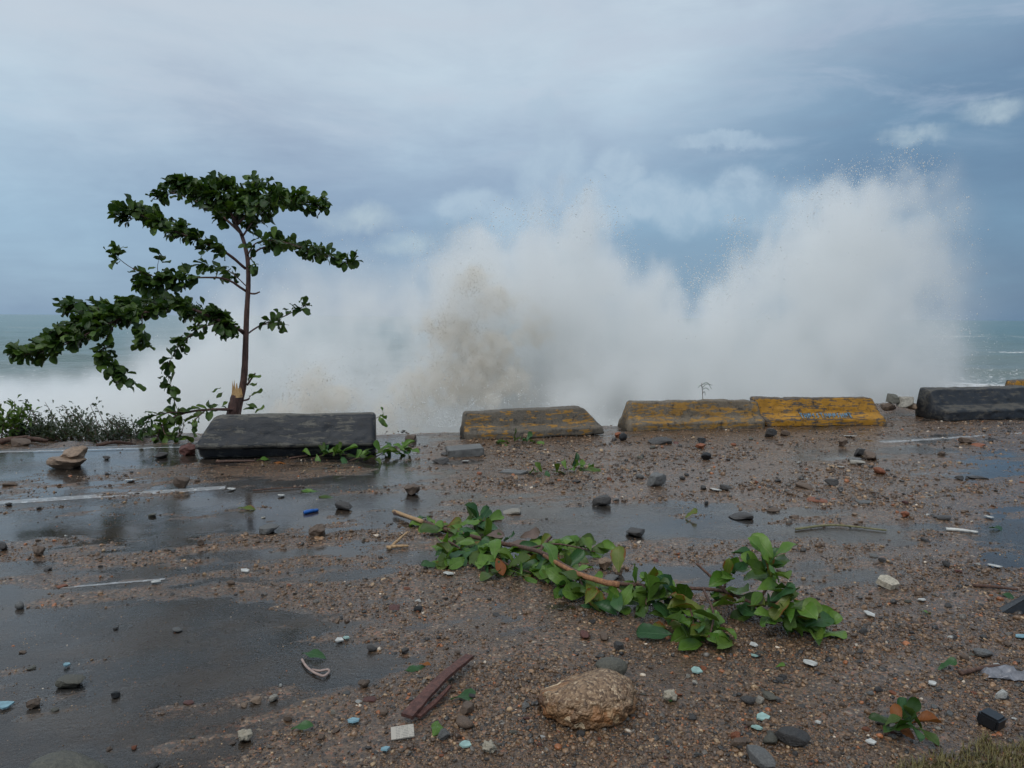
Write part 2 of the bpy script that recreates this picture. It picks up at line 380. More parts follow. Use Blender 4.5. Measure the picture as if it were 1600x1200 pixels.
M_cream = mat_plain('bone_white_coral', (.48, .42, .32), .7, .5, 60, .8)
M_blackp = mat_plain('black_plastic', (.012, .013, .015), .35)
M_string = mat_plain('pinkish_cord', (.36, .26, .22), .6)
M_steel = mat_plain('film_grey', (.20, .20, .22), .25)

# ------------------------------------------------------------------ the ground: wet road with washed-up gravel
def edge_y(x): return 9.05 + .294*(np.asarray(x) + 6.3)
ROADDIR = math.atan(.36)
def proj(x, y, z=0.0):
    """world point on the ground -> photograph pixel (only to read positions off the photograph)"""
    M = np.array(ROT.transposed())
    p = np.stack([x, y, np.full_like(x, z - CAMH)], -1) @ M.T
    dz = np.minimum(p[..., 2], -.05)
    return 800 + FPX*p[..., 0]/-dz, 600 - FPX*p[..., 1]/-dz
LOBES = [(1420, 1090, 380, 150, 1.3), (1100, 1130, 300, 100, .95), (760, 1120, 260, 100, .75), (430, 1150, 170, 60, .55), (720, 960, 320, 50, .60), (450, 918, 200, 22, .55),
         (1500, 945, 190, 60, .9), (1150, 735, 380, 38, .85), (800, 745, 170, 30, .65), (1450, 780, 260, 32, .75), (430, 735, 160, 14, .5), (880, 698, 280, 14, .75),
         (560, 838, 170, 16, .4), (1050, 775, 300, 14, .35), (60, 868, 160, 10, .35), (1300, 860, 250, 12, .35), (1520, 665, 120, 12, .8), (1250, 680, 180, 12, .8),
         (1180, 830, 280, 12, -.55), (1300, 905, 140, 30, -.55), (640, 742, 70, 30, -.5), (200, 985, 300, 45, -.13), (200, 825, 260, 26, -.35), (330, 880, 320, 16, .18), (140, 940, 200, 14, .22), (420, 1010, 160, 22, .20), (120, 1050, 160, 18, .16), (260, 800, 200, 10, .15), (100, 712, 190, 18, -.9),
         (1320, 715, 70, 9, -.5), (640, 690, 70, 8, -.6), (1430, 640, 30, 12, -.6), (560, 800, 160, 18, -.35), (900, 830, 120, 12, -.4), (1300, 800, 200, 10, -.3), (330, 1010, 120, 60, -.2)]
_c, _s = math.cos(ROADDIR), math.sin(ROADDIR)
def deposit(x, y):
    x = np.asarray(x, np.float64); y = np.asarray(y, np.float64)
    px, py = proj(x, y)
    u = x*_c + y*_s; v = -x*_s + y*_c
    V = np.full(x.shape, -.05)
    for (cx, cy, rx, ry, a) in LOBES: V = V + a*np.exp(-((px - cx)/rx)**2 - ((py - cy)/ry)**2)
    V = V + .62*fbm(u*.75, v*2.1, 0*u, 4, 0) + .62*fbm(u*2.8, v*6.5, 0*u + 3, 5, 1, .58)
    V = np.where(y < 2.4, .35 + .5*fbm(u*.8, v*1.5, 0*u, 3), V)
    return V
def ground_h(x, y):
    V = deposit(x, y); u = x*_c + y*_s; v = -x*_s + y*_c
    D = np.clip(V, -.3, 1.1)
    h = -.0015 + .013*D + .0060*np.clip(D + .55, .22, 1)*fbm(u*6, v*13, 0*x, 4, 2, .6) + .003*fbm(u*1.1, v*2.2, 0*u + 9, 3, 3)
    h = h + np.clip(D + .5, .25, 1)*.0042*fbm(x*26, y*32, 0*x, 2, 1)
    b = y - edge_y(x)                                               # metres beyond the road's edge
    rim = sstep(-.25, 0, b)
    h = h + rim*(.015 + .02*fbm(x*6, y*6, 0*x, 3))
    left = sstep(-2.6, -4.2, x); right = sstep(5.5, 7.0, x)*sstep(9.5, 8.5, x)
    slope = -np.clip(b, 0, None)*.9
    bank = -.12 - .10*np.clip(b, 0, 4) + .10*np.exp(-((b - 1.6)/1.1)**2) + .16*fbm(x*1.3, y*1.3, 0*x, 4, 1) - .55*np.clip(b - 3.4, 0, None)
    mound = .10*np.exp(-((b - .6)/.6)**2) - .6*np.clip(b - 1.0, 0, None) + .1*fbm(x*3, y*3, 0*x, 3)
    out = slope*(1 - left)*(1 - right) + bank*left*(1 - right) + mound*right + .08*fbm(x*2.5, y*2.5, 0*x, 4, 3)
    h = np.where(b > 0, h + sstep(0, .4, b)*out, h)
    return np.maximum(h, -5.0), V
ys = [2.3]
while ys[-1] < 14.5: ys.append(ys[-1] + max(.018, .0042*ys[-1]))
ys = np.array([-60, -30, -15, -8, -4, -2, -1, 0, .8, 1.4, 1.8, 2.1] + ys + list(np.arange(15, 22, .5)) + [24, 28, 34, 45, 70])
xs = np.concatenate([[-120, -80, -50, -35, -25, -19, -15, -13], np.arange(-11.5, -8, .07), np.arange(-8, 9.0, .028), np.arange(9.0, 13, .07), [13.5, 15, 19, 25, 35, 50, 80, 120]])
XX, YY = np.meshgrid(xs, ys)
HH, VV = ground_h(XX, YY)
gme = mesh_np('ground', np.stack([XX.ravel(), YY.ravel(), HH.ravel()], 1), grid_faces(len(xs), len(ys)))
float_attr(gme, 'deposit', np.clip(VV, 0, 1.2) + np.where(YY > edge_y(XX), .8, 0))
ground = link('road_ground', gme, None, M_ground); tag(ground, 'wet asphalt coast road strewn with brown gravel and mud', None, None, 'structure')
def hz(x, y):
    h, v = ground_h(np.array([float(x)]), np.array([float(y)])); return float(h[0])
def gz(p, sink=0.0):
    return Vector((p[0], p[1], max(hz(p[0], p[1]), 0.0) - sink))

# sheet of standing water, seen wherever the deposit is below its level
xw = np.linspace(-40, 40, 81); tw = np.linspace(0, 1, 30); Vw = []
for t in tw:
    for x in xw: Vw.append((x, -10 + (float(edge_y(x)) - .12 + 10)*t, 0.0))
water = link('puddle_water', mesh_np('puddle_water', Vw, grid_faces(81, 30)), None, M_water)
tag(water, 'shallow rain and sea water standing on the road', None, None, 'structure')

# painted lines
def strip(name, p0, p1, width, label, z=.003, n=60):
    d = (p1 - p0); L = d.length; d.normalize(); s = Vector((-d.y, d.x, 0))*width/2; V = []
    for i in range(n + 1):
        p = p0 + d*L*i/n
        for k in (-1, 1): q = p + s*k; V.append((q.x, q.y, z))
    F = [(2*i, 2*i + 2, 2*i + 3, 2*i + 1) for i in range(n)]
    return tag(link(name, mesh_np(name, V, F), None, M_line), label, None, None, 'structure')
a0, a1 = G(-60, 790), G(352, 762)
strip('road_marking', a0, a1, .15, 'white edge line on the wet road left of the barriers')
strip('road_marking', G(1372, 692), G(1680, 671), .11, 'worn white edge line in front of the right black barrier')
strip('road_marking', G(95, 919), G(258, 905), .028, 'short worn remnant of white line at the left', z=.0025)
strip('road_marking', G(-80, 710), G(312, 699), .07, 'thin white strip along the far edge of the puddle at left', z=.012)

# ------------------------------------------------------------------ the sea
yy = [9.0]
while yy[-1] < 9000: yy.append(yy[-1] + max(.16, .011*(yy[-1] - 5)))
yy = np.array(yy); xr = np.concatenate([np.sinh(np.linspace(-6.2, 6.2, 401))*14])
SX, SY = np.meshgrid(xr, yy)
b = SY - edge_y(SX)
near = np.exp(-np.clip(b, 0, None)/9.0); fade = np.exp(-SY/160.0)
wave = .55*np.sin(SY*.36 + 1.2*fbm(SX*.05, SY*.02, 0*SX, 3)*6)*fade + .8*fbm(SX*.12, SY*.30, 0*SX, 4, 2)*fade
SZ = -2.3 + wave + near*(.85 + 1.1*fbm(SX*.45, SY*.6, 0*SX, 5, 1) + .35*fbm(SX*2.2, SY*2.4, 0*SX, 4, 3))
SZ = np.where(b < .3, np.minimum(SZ, -1.6), SZ)
foam = 1.15*np.exp(-np.clip(b - 6, 0, None)/13.0) + .25*np.exp(-((SY - 45)/14.)**2)
silt = np.exp(-np.clip(b - 10, 0, None)/60.0)
seame = mesh_np('sea', np.stack([SX.ravel(), SY.ravel(), SZ.ravel()], 1), grid_faces(len(xr), len(yy)))
float_attr(seame, 'foam', foam); float_attr(seame, 'silt', silt)
tag(link('sea', seame, None, M_sea), 'rough grey-green sea with whitecaps running to the horizon', None, None, 'structure')

# ------------------------------------------------------------------ sea spray thrown up by the waves
def gn_volume(name, lo, hi, n, dens, mat):
    me = bpy.data.meshes.new(name + '_density'); N = n[0]*n[1]*n[2]
    gx, gy, gz_ = [np.linspace(lo[i], hi[i], n[i]) for i in range(3)]
    A = np.stack(np.meshgrid(gx, gy, gz_, indexing='ij'), -1).reshape(-1, 3).astype(np.float32)
    me.vertices.add(N); me.vertices.foreach_set('co', A.ravel()); float_attr(me, 'dens', dens)
    me.materials.append(mat)
    ng = bpy.data.node_groups.new(name, 'GeometryNodeTree')
    ng.interface.new_socket('Geometry', in_out='INPUT', socket_type='NodeSocketGeometry')
    ng.interface.new_socket('Geometry', in_out='OUTPUT', socket_type='NodeSocketGeometry')
    g = NT(ng); gi = g.node('NodeGroupInput'); go = g.node('NodeGroupOutput')
    pos_ = g.node('GeometryNodeInputPosition').outputs[0]
    q = g.node('ShaderNodeVectorMath', {0: pos_, 1: lo}, operation='SUBTRACT').outputs[0]
    q = g.node('ShaderNodeVectorMath', {0: q, 1: tuple((n[i] - 1)/(hi[i] - lo[i]) for i in range(3))}, operation='MULTIPLY').outputs[0]
    s = g.node('ShaderNodeSeparateXYZ', {'Vector': q}).outputs
    r = [g.math('ROUND', g.math('MINIMUM', g.math('MAXIMUM', s[i], 0), n[i] - 1)) for i in range(3)]
    idx = g.math('ADD', g.math('MULTIPLY', g.math('ADD', g.math('MULTIPLY', r[0], n[1]), r[1]), n[2]), r[2])
    na = g.node('GeometryNodeInputNamedAttribute', {'Name': 'dens'}, data_type='FLOAT')
    si = g.node('GeometryNodeSampleIndex', data_type='FLOAT', domain='POINT')
    g.l.new(gi.outputs[0], si.inputs['Geometry']); g.l.new(na.outputs[0], si.inputs['Value']); g.l.new(idx, si.inputs['Index'])
    vc = g.node('GeometryNodeVolumeCube', {'Background': 0.0, 'Min': lo, 'Max': hi, 'Resolution X': n[0], 'Resolution Y': n[1], 'Resolution Z': n[2]})
    g.l.new(si.outputs[0], vc.inputs['Density'])
    sm = g.node('GeometryNodeSetMaterial', {'Material': mat}); g.l.new(vc.outputs[0], sm.inputs[0])
    g.l.new(sm.outputs[0], go.inputs[0])
    o = link(name, me); md = o.modifiers.new('grid', 'NODES'); md.node_group = ng
    return o
YS = 17.0                                       # distance of the splash from the camera
def zx(px, py): p = at(px, py, YS); return p.x, p.z
OUT = [(-60, 590), (120, 580), (200, 555), (270, 500), (340, 440), (400, 400), (470, 385), (560, 385), (640, 400), (690, 410), (725, 392), (760, 378), (800, 355), (850, 342), (900, 336), (940, 346), (965, 392),
       (1000, 432), (1050, 458), (1090, 466), (1120, 445), (1150, 408), (1180, 412), (1220, 365), (1260, 320), (1300, 302), (1350, 292), (1375, 280), (1405, 286), (1428, 325), (1441, 390),
       (1452, 440), (1468, 488), (1485, 540), (1510, 592), (1580, 594), (1660, 585)]
OX = np.array([zx(*p)[0] for p in OUT]); OZ = np.array([zx(*p)[1] for p in OUT])
# opacity of the column (extinction per metre scale) and softness of its upper edge, along x
DEN = [(-60, .5), (220, .62), (330, .68), (420, .65), (560, .58), (670, .62), (720, .9), (900, 1.1), (1000, .95), (1100, .75), (1160, .6), (1230, .85), (1350, 1.1), (1425, 1.1), (1470, .85), (1500, .35), (1660, .3)]
SOFT = [(-60, .6), (220, .8), (330, 1.3), (560, 1.9), (670, 1.3), (730, .55), (900, .55), (1000, .5), (1100, .7), (1160, 1.0), (1260, .75), (1400, .5), (1480, .45), (1520, .6), (1660, .7)]
def prof(tab, x): return np.interp(x, [zx(p, 500)[0] for p, _ in tab], [v for _, v in tab])
lo, hi = (-13.0, 13.6, -2.6), (13.0, 20.8, 6.4); n = (270, 60, 94)
gx, gy, gzz = [np.linspace(lo[i], hi[i], n[i], dtype=np.float32) for i in range(3)]
VX, VY, VZ = np.meshgrid(gx, gy, gzz, indexing='ij')
wx = VX + .9*fbm(VX*.55, VY*.55, VZ*.55, 3, 0) + .35*fbm(VX*2.2, VY*2.2, VZ*2.2, 2, 2)
top = np.interp(wx, OX, OZ); soft = prof(SOFT, VX)
bill = fbm(VX*.9, VY*.9, VZ*.9 + 4, 4, 1)
bil2 = np.abs(fbm(VX*1.6, VY*1.6, VZ*1.6 + 2, 4, 3))
strk = fbm((VX - (VZ + 1)*.12*np.tanh((VX - .5)*.4))*2.3, VY*1.2, VZ*.55, 4, 2, .6)
act = prof([(-60, .2), (600, .4), (720, 1.0), (1480, 1.0), (1540, .2), (1660, .2)], VX)
e = top + .08 - VZ + act*(.8*bill - 1.1*(bil2 - .12) + 1.3*np.maximum(strk, -.15))
dens = sstep(-.10, 1.0, e/soft*.85)**1.3*prof(DEN, wx)
# the sheet is thickest over the sea wall and thins front and back
yc = 17.2 + .5*fbm(VX*.3, 0*VX, VZ*.3, 2, 3)
dens *= np.exp(-((VY - yc)/(2.0 + .25*np.clip(top - VZ, 0, 4)))**4)
dens *= np.clip(.75 + 1.6*fbm(VX*1.5, VY*1.5, VZ*1.5, 4, 2, .6) + 1.2*strk, .06, 2.4)
win = prof([(380, 0), (440, 1), (560, 1), (620, 1), (840, 1), (900, 0)], VX)*sstep(1.9, 1.3, VZ)
dens *= 1 - .93*win*(1 - sstep(15.7, 17.0, VY))
low = sstep(1.2, -.8, VZ)                       # denser mist near the water
dens *= 1 + 1.2*low
dens *= 1 - sstep(zx(1350, 400)[0], zx(1480, 400)[0], VX + .7*fbm(VX*.9, VY*.9, VZ*.9, 4, 0) - .25*np.clip(1.7 - VZ, 0, 3))
dens[[0, -1]] = 0; dens[:, [0, -1]] = 0; dens[:, :, -1] = 0
dens = np.where(VY < 14.2, 0, dens)
M_spray = mat_volume('sea_spray_mist', (.990, .992, .984), 1.25, .1)
sp = gn_volume('sea_spray', lo, hi, n, dens, M_spray)
tag(sp, 'tall white sea spray bursting up behind the concrete barriers', None, None, 'stuff')
# sandy brown heads of water thrown up inside it
def churn(name, cpts, lo, hi, n, seed, label, k):
    ax = [np.linspace(lo[i], hi[i], n[i], dtype=np.float32) for i in range(3)]
    X_, Y2, Z_ = np.meshgrid(*ax, indexing='ij'); best = np.full(X_.shape, -9.0, np.float32)
    for (px, py, r) in cpts:
        c = at(px, py, 15.6); rr = .88*r/FPX*15.6
        best = np.maximum(best, 1 - np.sqrt((X_ - c.x)**2 + (Z_ - c.z)**2 + ((Y2 - 15.6)*.9)**2)/rr)
    f = best + 1.7*fbm(X_*2.4, Y2*2.4, Z_*2.4 + seed, 5, seed, .65) + .15 - .8*(np.abs(fbm(X_*3.3, Y2*3.3, Z_*3.3 + seed, 3, seed + 2)) - .15)
    d = sstep(.0, .55, f)*k*np.clip(.6 + 2.6*fbm(X_*7, Y2*7, Z_*7, 3, seed + 1, .65), 0, 3)
    for a in range(3):
        sl = [slice(None)]*3; sl[a] = [0, -1]; d[tuple(sl)] = 0
    o = gn_volume(name, lo, hi, n, d, M_churn); return tag(o, label, None, None, 'stuff')
M_churn = mat_volume('sandy_churned_water', (.945, .915, .865), 4.8, .1)
churn('churned_water', [(740, 440, 26), (735, 470, 26), (775, 480, 36), (690, 508, 26), (720, 530, 40), (760, 560, 40), (700, 590, 46), (750, 600, 42), (650, 615, 36), (800, 600, 36), (830, 520, 30)],
      (-2.9, 14.6, -1.4), (1.1, 16.6, 3.0), (110, 52, 120), 3, 'brown sandy burst of churned water at the foot of the spray', 1.0)
churn('churned_water', [(490, 610, 36), (455, 628, 28), (530, 632, 34), (490, 640, 45), (590, 645, 30)],
      (-5.4, 14.8, -1.6), (-2.3, 16.4, .9), (86, 42, 66), 5, 'low brown splash above the left black barrier', .8)
# droplets flung from the spray's upper edges
def droplets(N):
    px = rng.choice(len(OUT) - 6, N) + 3; t = rng.random(N)
    w_ = np.array([.2, .2, .2, .2, .3, .4, .6, 1.5, 1.5, 1.2, 1.5, 2, 2, 1.5, 1.5, 1, .6, .5, .9, 2.2, 1.0, 1.3, 1.6, 1.7, 1.7, 2.4, 2, 1.8, 1.4, 1.4, 1, .6])
    idx = rng.choice(len(w_), N, p=w_/w_.sum()) + 2
    x = OX[idx]*(1 - t) + OX[np.minimum(idx + 1, len(OX) - 1)]*t; z = OZ[idx]*(1 - t) + OZ[np.minimum(idx + 1, len(OX) - 1)]*t
    jet = fbm(x*1.8, 0*x, 0*x + 2, 3, 1)
    z = z + .22 + .8*np.clip(jet, 0, 1) - rng.exponential(.6, N)*1.1 + rng.normal(0, .14, N); x = x + rng.normal(0, .16, N) + .25*fbm(x*3, z*3, 0*x, 2)
    y = 15.2 + rng.random(N)*3.0
    keep = fbm(x*2.4, y*2.4, z*2.4, 3, 2) > -.02
    P = np.stack([x, y, z], 1)[keep]
    # the ragged column between the two plumes and the froth at the foot of the brown burst
    cpx = rng.normal(1150, 11, 900); cpy = rng.uniform(335, 470, 900); cpx += (cpy - 340)*-.12
    P2 = np.array([at(a, b_, 15.8 + rng.random()*1.5) for a, b_ in zip(cpx, cpy)])
    cpx = rng.normal(1095, 18, 500); cpy = rng.normal(440, 22, 500)
    P3 = np.array([at(a, b_, 15.8 + rng.random()*1.5) for a, b_ in zip(cpx, cpy)])
    cpx = rng.normal(680, 130, 15000); cpy = 668 - rng.exponential(34, 15000)
    P4 = np.array([at(a, b_, 14.4 + rng.random()*1.2) for a, b_ in zip(cpx, cpy)])
    P4 = P4[fbm(P4[:, 0]*4, P4[:, 1]*4, P4[:, 2]*4, 3, 0) > .05]
    cpx = rng.normal(1310, 45, 500); cpy = rng.normal(290, 18, 500)
    P5 = np.array([at(a, b_, 15.8 + rng.random()*1.5) for a, b_ in zip(cpx, cpy)])
    return np.concatenate([P, P2, P3, P4, P5])
DP = droplets(22000); nd = len(DP)
octv = np.array([(1, 0, 0), (-1, 0, 0), (0, 1, 0), (0, -1, 0), (0, 0, 1), (0, 0, -1)], np.float32)
octf = np.array([(0, 2, 4), (2, 1, 4), (1, 3, 4), (3, 0, 4), (2, 0, 5), (1, 2, 5), (3, 1, 5), (0, 3, 5)])
rad = .0035 + rng.exponential(.0034, nd); rad = np.minimum(rad, .018)
Vd = (DP[:, None, :] + octv[None]*rad[:, None, None]*np.array([1, 1, 1.3])).reshape(-1, 3)
Fd = (octf[None] + 6*np.arange(nd)[:, None, None]).reshape(-1, 3)
def mat_drop(name, c):
    m, n_ = new_mat(name); d_ = n_.node('ShaderNodeBsdfDiffuse', {'Color': C4(c)}); t_ = n_.node('ShaderNodeBsdfTranslucent', {'Color': C4(c)})
    n_.node('ShaderNodeOutputMaterial', {'Surface': n_.node('ShaderNodeMixShader', {0: .5, 1: d_.outputs[0], 2: t_.outputs[0]}).outputs[0]}); return m
M_drop = mat_drop('white_water_drops', (.93, .94, .94)); M_drop2 = mat_drop('sandy_water_drops', (.74, .68, .60))
tag(link('spray_droplets', mesh_np('spray_droplets', Vd, Fd), None, M_drop), 'fine droplets flung from the top edges of the sea spray', None, None, 'stuff')

# sandy drops that give the brown bursts their grain
cc = [(740, 440, 24, 900), (738, 472, 22, 600), (775, 482, 32, 900), (690, 508, 24, 1100), (720, 530, 36, 1500), (758, 560, 38, 1400), (705, 590, 44, 1900), (750, 602, 40, 1800), (655, 618, 34, 900), (800, 602, 34, 900), (490, 608, 34, 1100), (458, 628, 28, 700), (530, 632, 34, 900)]
Q = []
for (a, b_, r_, k) in cc:
    k = int(k*1.6); aa = rng.normal(a, r_*.75, k); bb = rng.normal(b_, r_*.75, k)
    Q.append(np.array([at(u, v, 14.7 + rng.random()*1.5) for u, v in zip(aa, bb)]))
Q = np.concatenate(Q); Q = Q[fbm(Q[:, 0]*3.5, Q[:, 1]*3.5, Q[:, 2]*3.5, 4, 1, .65) > .10]; nq = len(Q)
rq = np.minimum(.0032 + rng.exponential(.0026, nq), .012)
Vq = (Q[:, None, :] + octv[None]*rq[:, None, None]).reshape(-1, 3); Fq = (octf[None] + 6*np.arange(nq)[:, None, None]).reshape(-1, 3)
tag(link('spray_droplets', mesh_np('sandy_droplets', Vq, Fq), None, M_drop2), 'sandy brown drops in the burst of churned water behind the barriers', None, None, 'stuff')

# ------------------------------------------------------------------ concrete barriers
def barrier(name, p0, p1, profile, ends, mat, label, H, seed, tilt=0.0, sink=0.0, twist=0.0):
    """p0,p1: front bottom corners on the ground; profile: (depth, height) points from front bottom over the top to the rear bottom"""
    L = (p1 - p0).length; ang = math.atan2(p1.y - p0.y, p1.x - p0.x)
    pts = []
    for i in range(len(profile)):                                 # resample the closed profile
        a = Vector(profile[i]); c = Vector(profile[(i + 1) % len(profile)]); k = max(1, int((c - a).length/.022))
        pts += [a.lerp(c, j/k) for j in range(k)]
    P = np.array(pts)
    for _ in range(0): P = .5*P + .25*(np.roll(P, 1, 0) + np.roll(P, -1, 0))     # worn, rounded arrises
    m = len(P); nl = int(L/.022); V = []
    cen = P.mean(0); zmax = P[:, 1].max()
    for i in range(nl + 1):
        t = i/nl
        e = min(t, 1 - t)*L; s = 1 - .11*max(0, 1 - e/.05)**2        # rounded ends
        q = cen + (P - cen)*s
        xl, xrr = np.interp(q[:, 1]/zmax, [0, .3, 1], ends[0]), np.interp(q[:, 1]/zmax, [0, .3, 1], ends[1])
        x = xl + (L - xrr - xl)*t
        V.append(np.stack([x, q[:, 0], q[:, 1]], 1))
    V = np.concatenate(V)
    N = V - np.array([0, cen[0], cen[1]]); N[:, 0] = 0; N /= np.linalg.norm(N, axis=1)[:, None] + 1e-6
    d = .022*fbm(V[:, 0]*3 + seed, V[:, 1]*5, V[:, 2]*5, 5, seed) + .045*np.minimum(0, fbm(V[:, 0]*7 + seed, V[:, 1]*9, V[:, 2]*9, 4, seed + 1) + .16)
    V = V + N*d[:, None]
    V[:, 2] += .012*fbm(V[:, 0]*1.5 + seed, 0*V[:, 0], 0*V[:, 0], 2)*(V[:, 2] > .2)
    F = []
    for i in range(nl):
        a = i*m; b_ = (i + 1)*m
        for j in range(m): F.append((a + j, b_ + j, b_ + (j + 1) % m, a + (j + 1) % m))
    me = bpy.data.meshes.new(name)
    me.from_pydata([tuple(v) for v in V], [], F + [tuple(range(m)), tuple(range(nl*m + m - 1, nl*m - 1, -1))]); me.update()
    me.polygons.foreach_set('use_smooth', np.full(len(me.polygons), True)); me.materials.append(mat)
    o = link(name, me); o.location = (p0.x, p0.y, -sink); o.rotation_euler = (tilt, twist, ang)
    return tag(o, label, 'barrier', 'concrete barriers along the road edge')
jersey = [(0, 0), (0, .11), (.10, .19), (.15, .42), (.35, .42), (.40, .19), (.5, .11), (.5, 0)]
def scaled(p, k): return [(a, b_*k) for a, b_ in p]
tipped = [(.16, 0), (.13, .11), (.015, .13), (.0, .165), (.15, .465), (.21, .505), (.42, .49), (.55, .2), (.5, 0)]
b1 = barrier('concrete_barrier', G(303, 720), G(586, 714), tipped, ((.03, .0, .20), (0, 0, .0)), M_black, 'black painted concrete barrier with flaking paint in front of the tree', .55, 2)
b2 = barrier('concrete_barrier', G(727, 688), G(946, 681), scaled(jersey, .90), ((0, 0, .03), (0, .04, .28)), M_yel_a, 'grey concrete barrier with patchy worn yellow paint and leaves at its foot', .42, 4, sink=.015, twist=R(-1.1))
b3 = barrier('concrete_barrier', G(980, 674), G(1196, 669), scaled(jersey, 1.03), ((0, .03, .10), (0, 0, .06)), M_yel_b, 'faded yellow concrete barrier standing end to end with the brighter yellow one', .42, 7, sink=.01)
b4 = barrier('concrete_barrier', G(1193, 667), G(1388, 665), scaled(jersey, 1.05), ((.06, .0, -.10), (0, .05, .20)), M_yel_c, 'bright yellow concrete barrier with blue scrawl on its front', .42, 9, sink=.005)
black_prof = [(0, 0), (0, .16), (.03, .19), (.22, .25), (.34, .50), (.56, .52), (.66, .25), (.70, .1), (.70, 0)]
b5 = barrier('concrete_barrier', G(1478, 659), G(1745, 649), black_prof, ((0, .0, -.05), (0, 0, .2)), M_black2, 'dark black concrete barrier with stepped face at the right', .5, 12)
b6 = barrier('concrete_barrier', G(1592, 641), G(1760, 634), scaled(jersey, 1.3), ((0, 0, .05), (0, 0, .1)), M_yel_c, 'rusty yellow barrier just showing behind the right black one', .5, 15)
# blue scrawl: brushed letter-like strokes on the yellow face
M_scrawl = mat_plain('blue_spray_paint', (.11, .24, .34), .6, .6, 25, .3)
rs = random.Random(4)
for i in range(13):
    x0 = .62 + i*.068; kk = rs.choice([0, 1, 2, 3])
    strokes = {0: [((0, 0), (.01, .085)), ((.01, .085), (.04, .03)), ((.04, .03), (.045, .09))], 1: [((0, .09), (.045, .085)), ((.02, .085), (.025, 0))],
               2: [((0, 0), (.005, .08)), ((.005, .045), (.04, .05)), ((.04, 0), (.043, .085))], 3: [((.04, .08), (.005, .06)), ((.005, .06), (.035, .03)), ((.035, .03), (0, .005))]}[kk]
    for (a, c) in strokes:
        a = Vector(a); c = Vector(c); dd = (c - a).normalized(); s = Vector((-dd.y, dd.x))*.008
        q = [a - s, a + s, c + s, c - s]
        def onface(v):                               # the sloping lower face of the profile, set 3 mm proud
            tt = v[1]/.1; return (x0 + v[0], .008 + .093*tt - .012, .128 + .075*tt + .012)
        me = bpy.data.meshes.new('stroke'); me.from_pydata([onface(v) for v in q], [], [(0, 1, 2, 3)]); me.update(); link('paint_stroke', me, b4, M_scrawl)

# ------------------------------------------------------------------ stones
def rock_mesh(name, seed, sub=3, flat=.6, cuts=7, rough=.12, box=0.0, dims=(1, 1, 1), facet=False):
    bm = bmesh.new(); bmesh.ops.create_icosphere(bm, subdivisions=sub, radius=1)
    V = np.array([v.co for v in bm.verts]); F = np.array([[v.index for v in f.verts] for f in bm.faces]); bm.free()
    r = np.random.default_rng(seed)
    if box: V = np.sign(V)*np.abs(V)**(1 - box); V /= np.abs(V).max()
    for i in range(cuts):
        nrm = r.normal(size=3); nrm /= np.linalg.norm(nrm); dcut = r.uniform(.50, .80)
        dist = V @ nrm - dcut; V = V - np.clip(dist, 0, None)[:, None]*nrm*.9
    nn = V/np.linalg.norm(V, axis=1)[:, None]
    V = V + nn*(rough*fbm(V[:, 0]*2 + seed, V[:, 1]*2, V[:, 2]*2, 4, seed) + rough*.35*fbm(V[:, 0]*7 + seed, V[:, 1]*7, V[:, 2]*7, 3, seed))[:, None]
    V[:, 2] *= flat
    lo_, hi_ = V.min(0), V.max(0); V[:, 2] -= lo_[2]; V[:, :2] -= (lo_[:2] + hi_[:2])/2
    V = V/(hi_ - lo_).max()
    V[:, 2] = np.where(V[:, 2] < .04, .04 + (V[:, 2] - .04)*.5, V[:, 2])
    me = mesh_np(name, V*np.array(dims), F, smooth=not facet); me.materials.append(M_rock); return me
ROCKS = [rock_mesh('stone', s, 3, fl, ct, ro, bx, facet=s != 8) for s, fl, ct, ro, bx in
         [(1, .6, 16, .12, 0), (2, .5, 18, .12, 0), (3, .75, 18, .16, 0), (4, .45, 14, .10, .1), (5, .45, 12, .12, .4), (6, .85, 16, .34, 0), (7, .35, 12, .10, .45), (8, .65, 4, .09, 0)]]
ROUND, FLAT, LUMP, SLAB, SMOOTH = 0, 1, 5, 6, 7
def mpp(px, py): p = G(px, py); return ray(px, py).normalized().dot(ray(800, 600).normalized()) and (p.y/FPX)
TONE = dict(brown=(.135, .092, .064), tan=(.27, .185, .125), grey=(.13, .127, .12), dark=(.060, .054, .050), black=(.014, .014, .015), orange=(.26, .085, .035), pale=(.32, .29, .24),
            red=(.12, .045, .034), white=(.55, .54, .50), olive=(.105, .098, .075))
def stone(px, py, wpx, shape, tone, label, hk=1.0, rz=None, group=None, cat='stone', dk=.8, name='stone'):
    s = mpp(px, py)*wpx; p = G(px, py); p.y += s*.25*dk
    o = link(name, ROCKS[shape]); o.location = gz(p, s*.05)
    o.rotation_euler = (random.uniform(-.1, .1), random.uniform(-.1, .1), random.uniform(0, 6.28) if rz is None else rz)
    o.scale = (s, s*dk, s*hk)
    c = TONE[tone]; k = random.uniform(.85, 1.15); o.color = (c[0]*k, c[1]*k, c[2]*k, 1)
    return tag(o, label, cat, group)
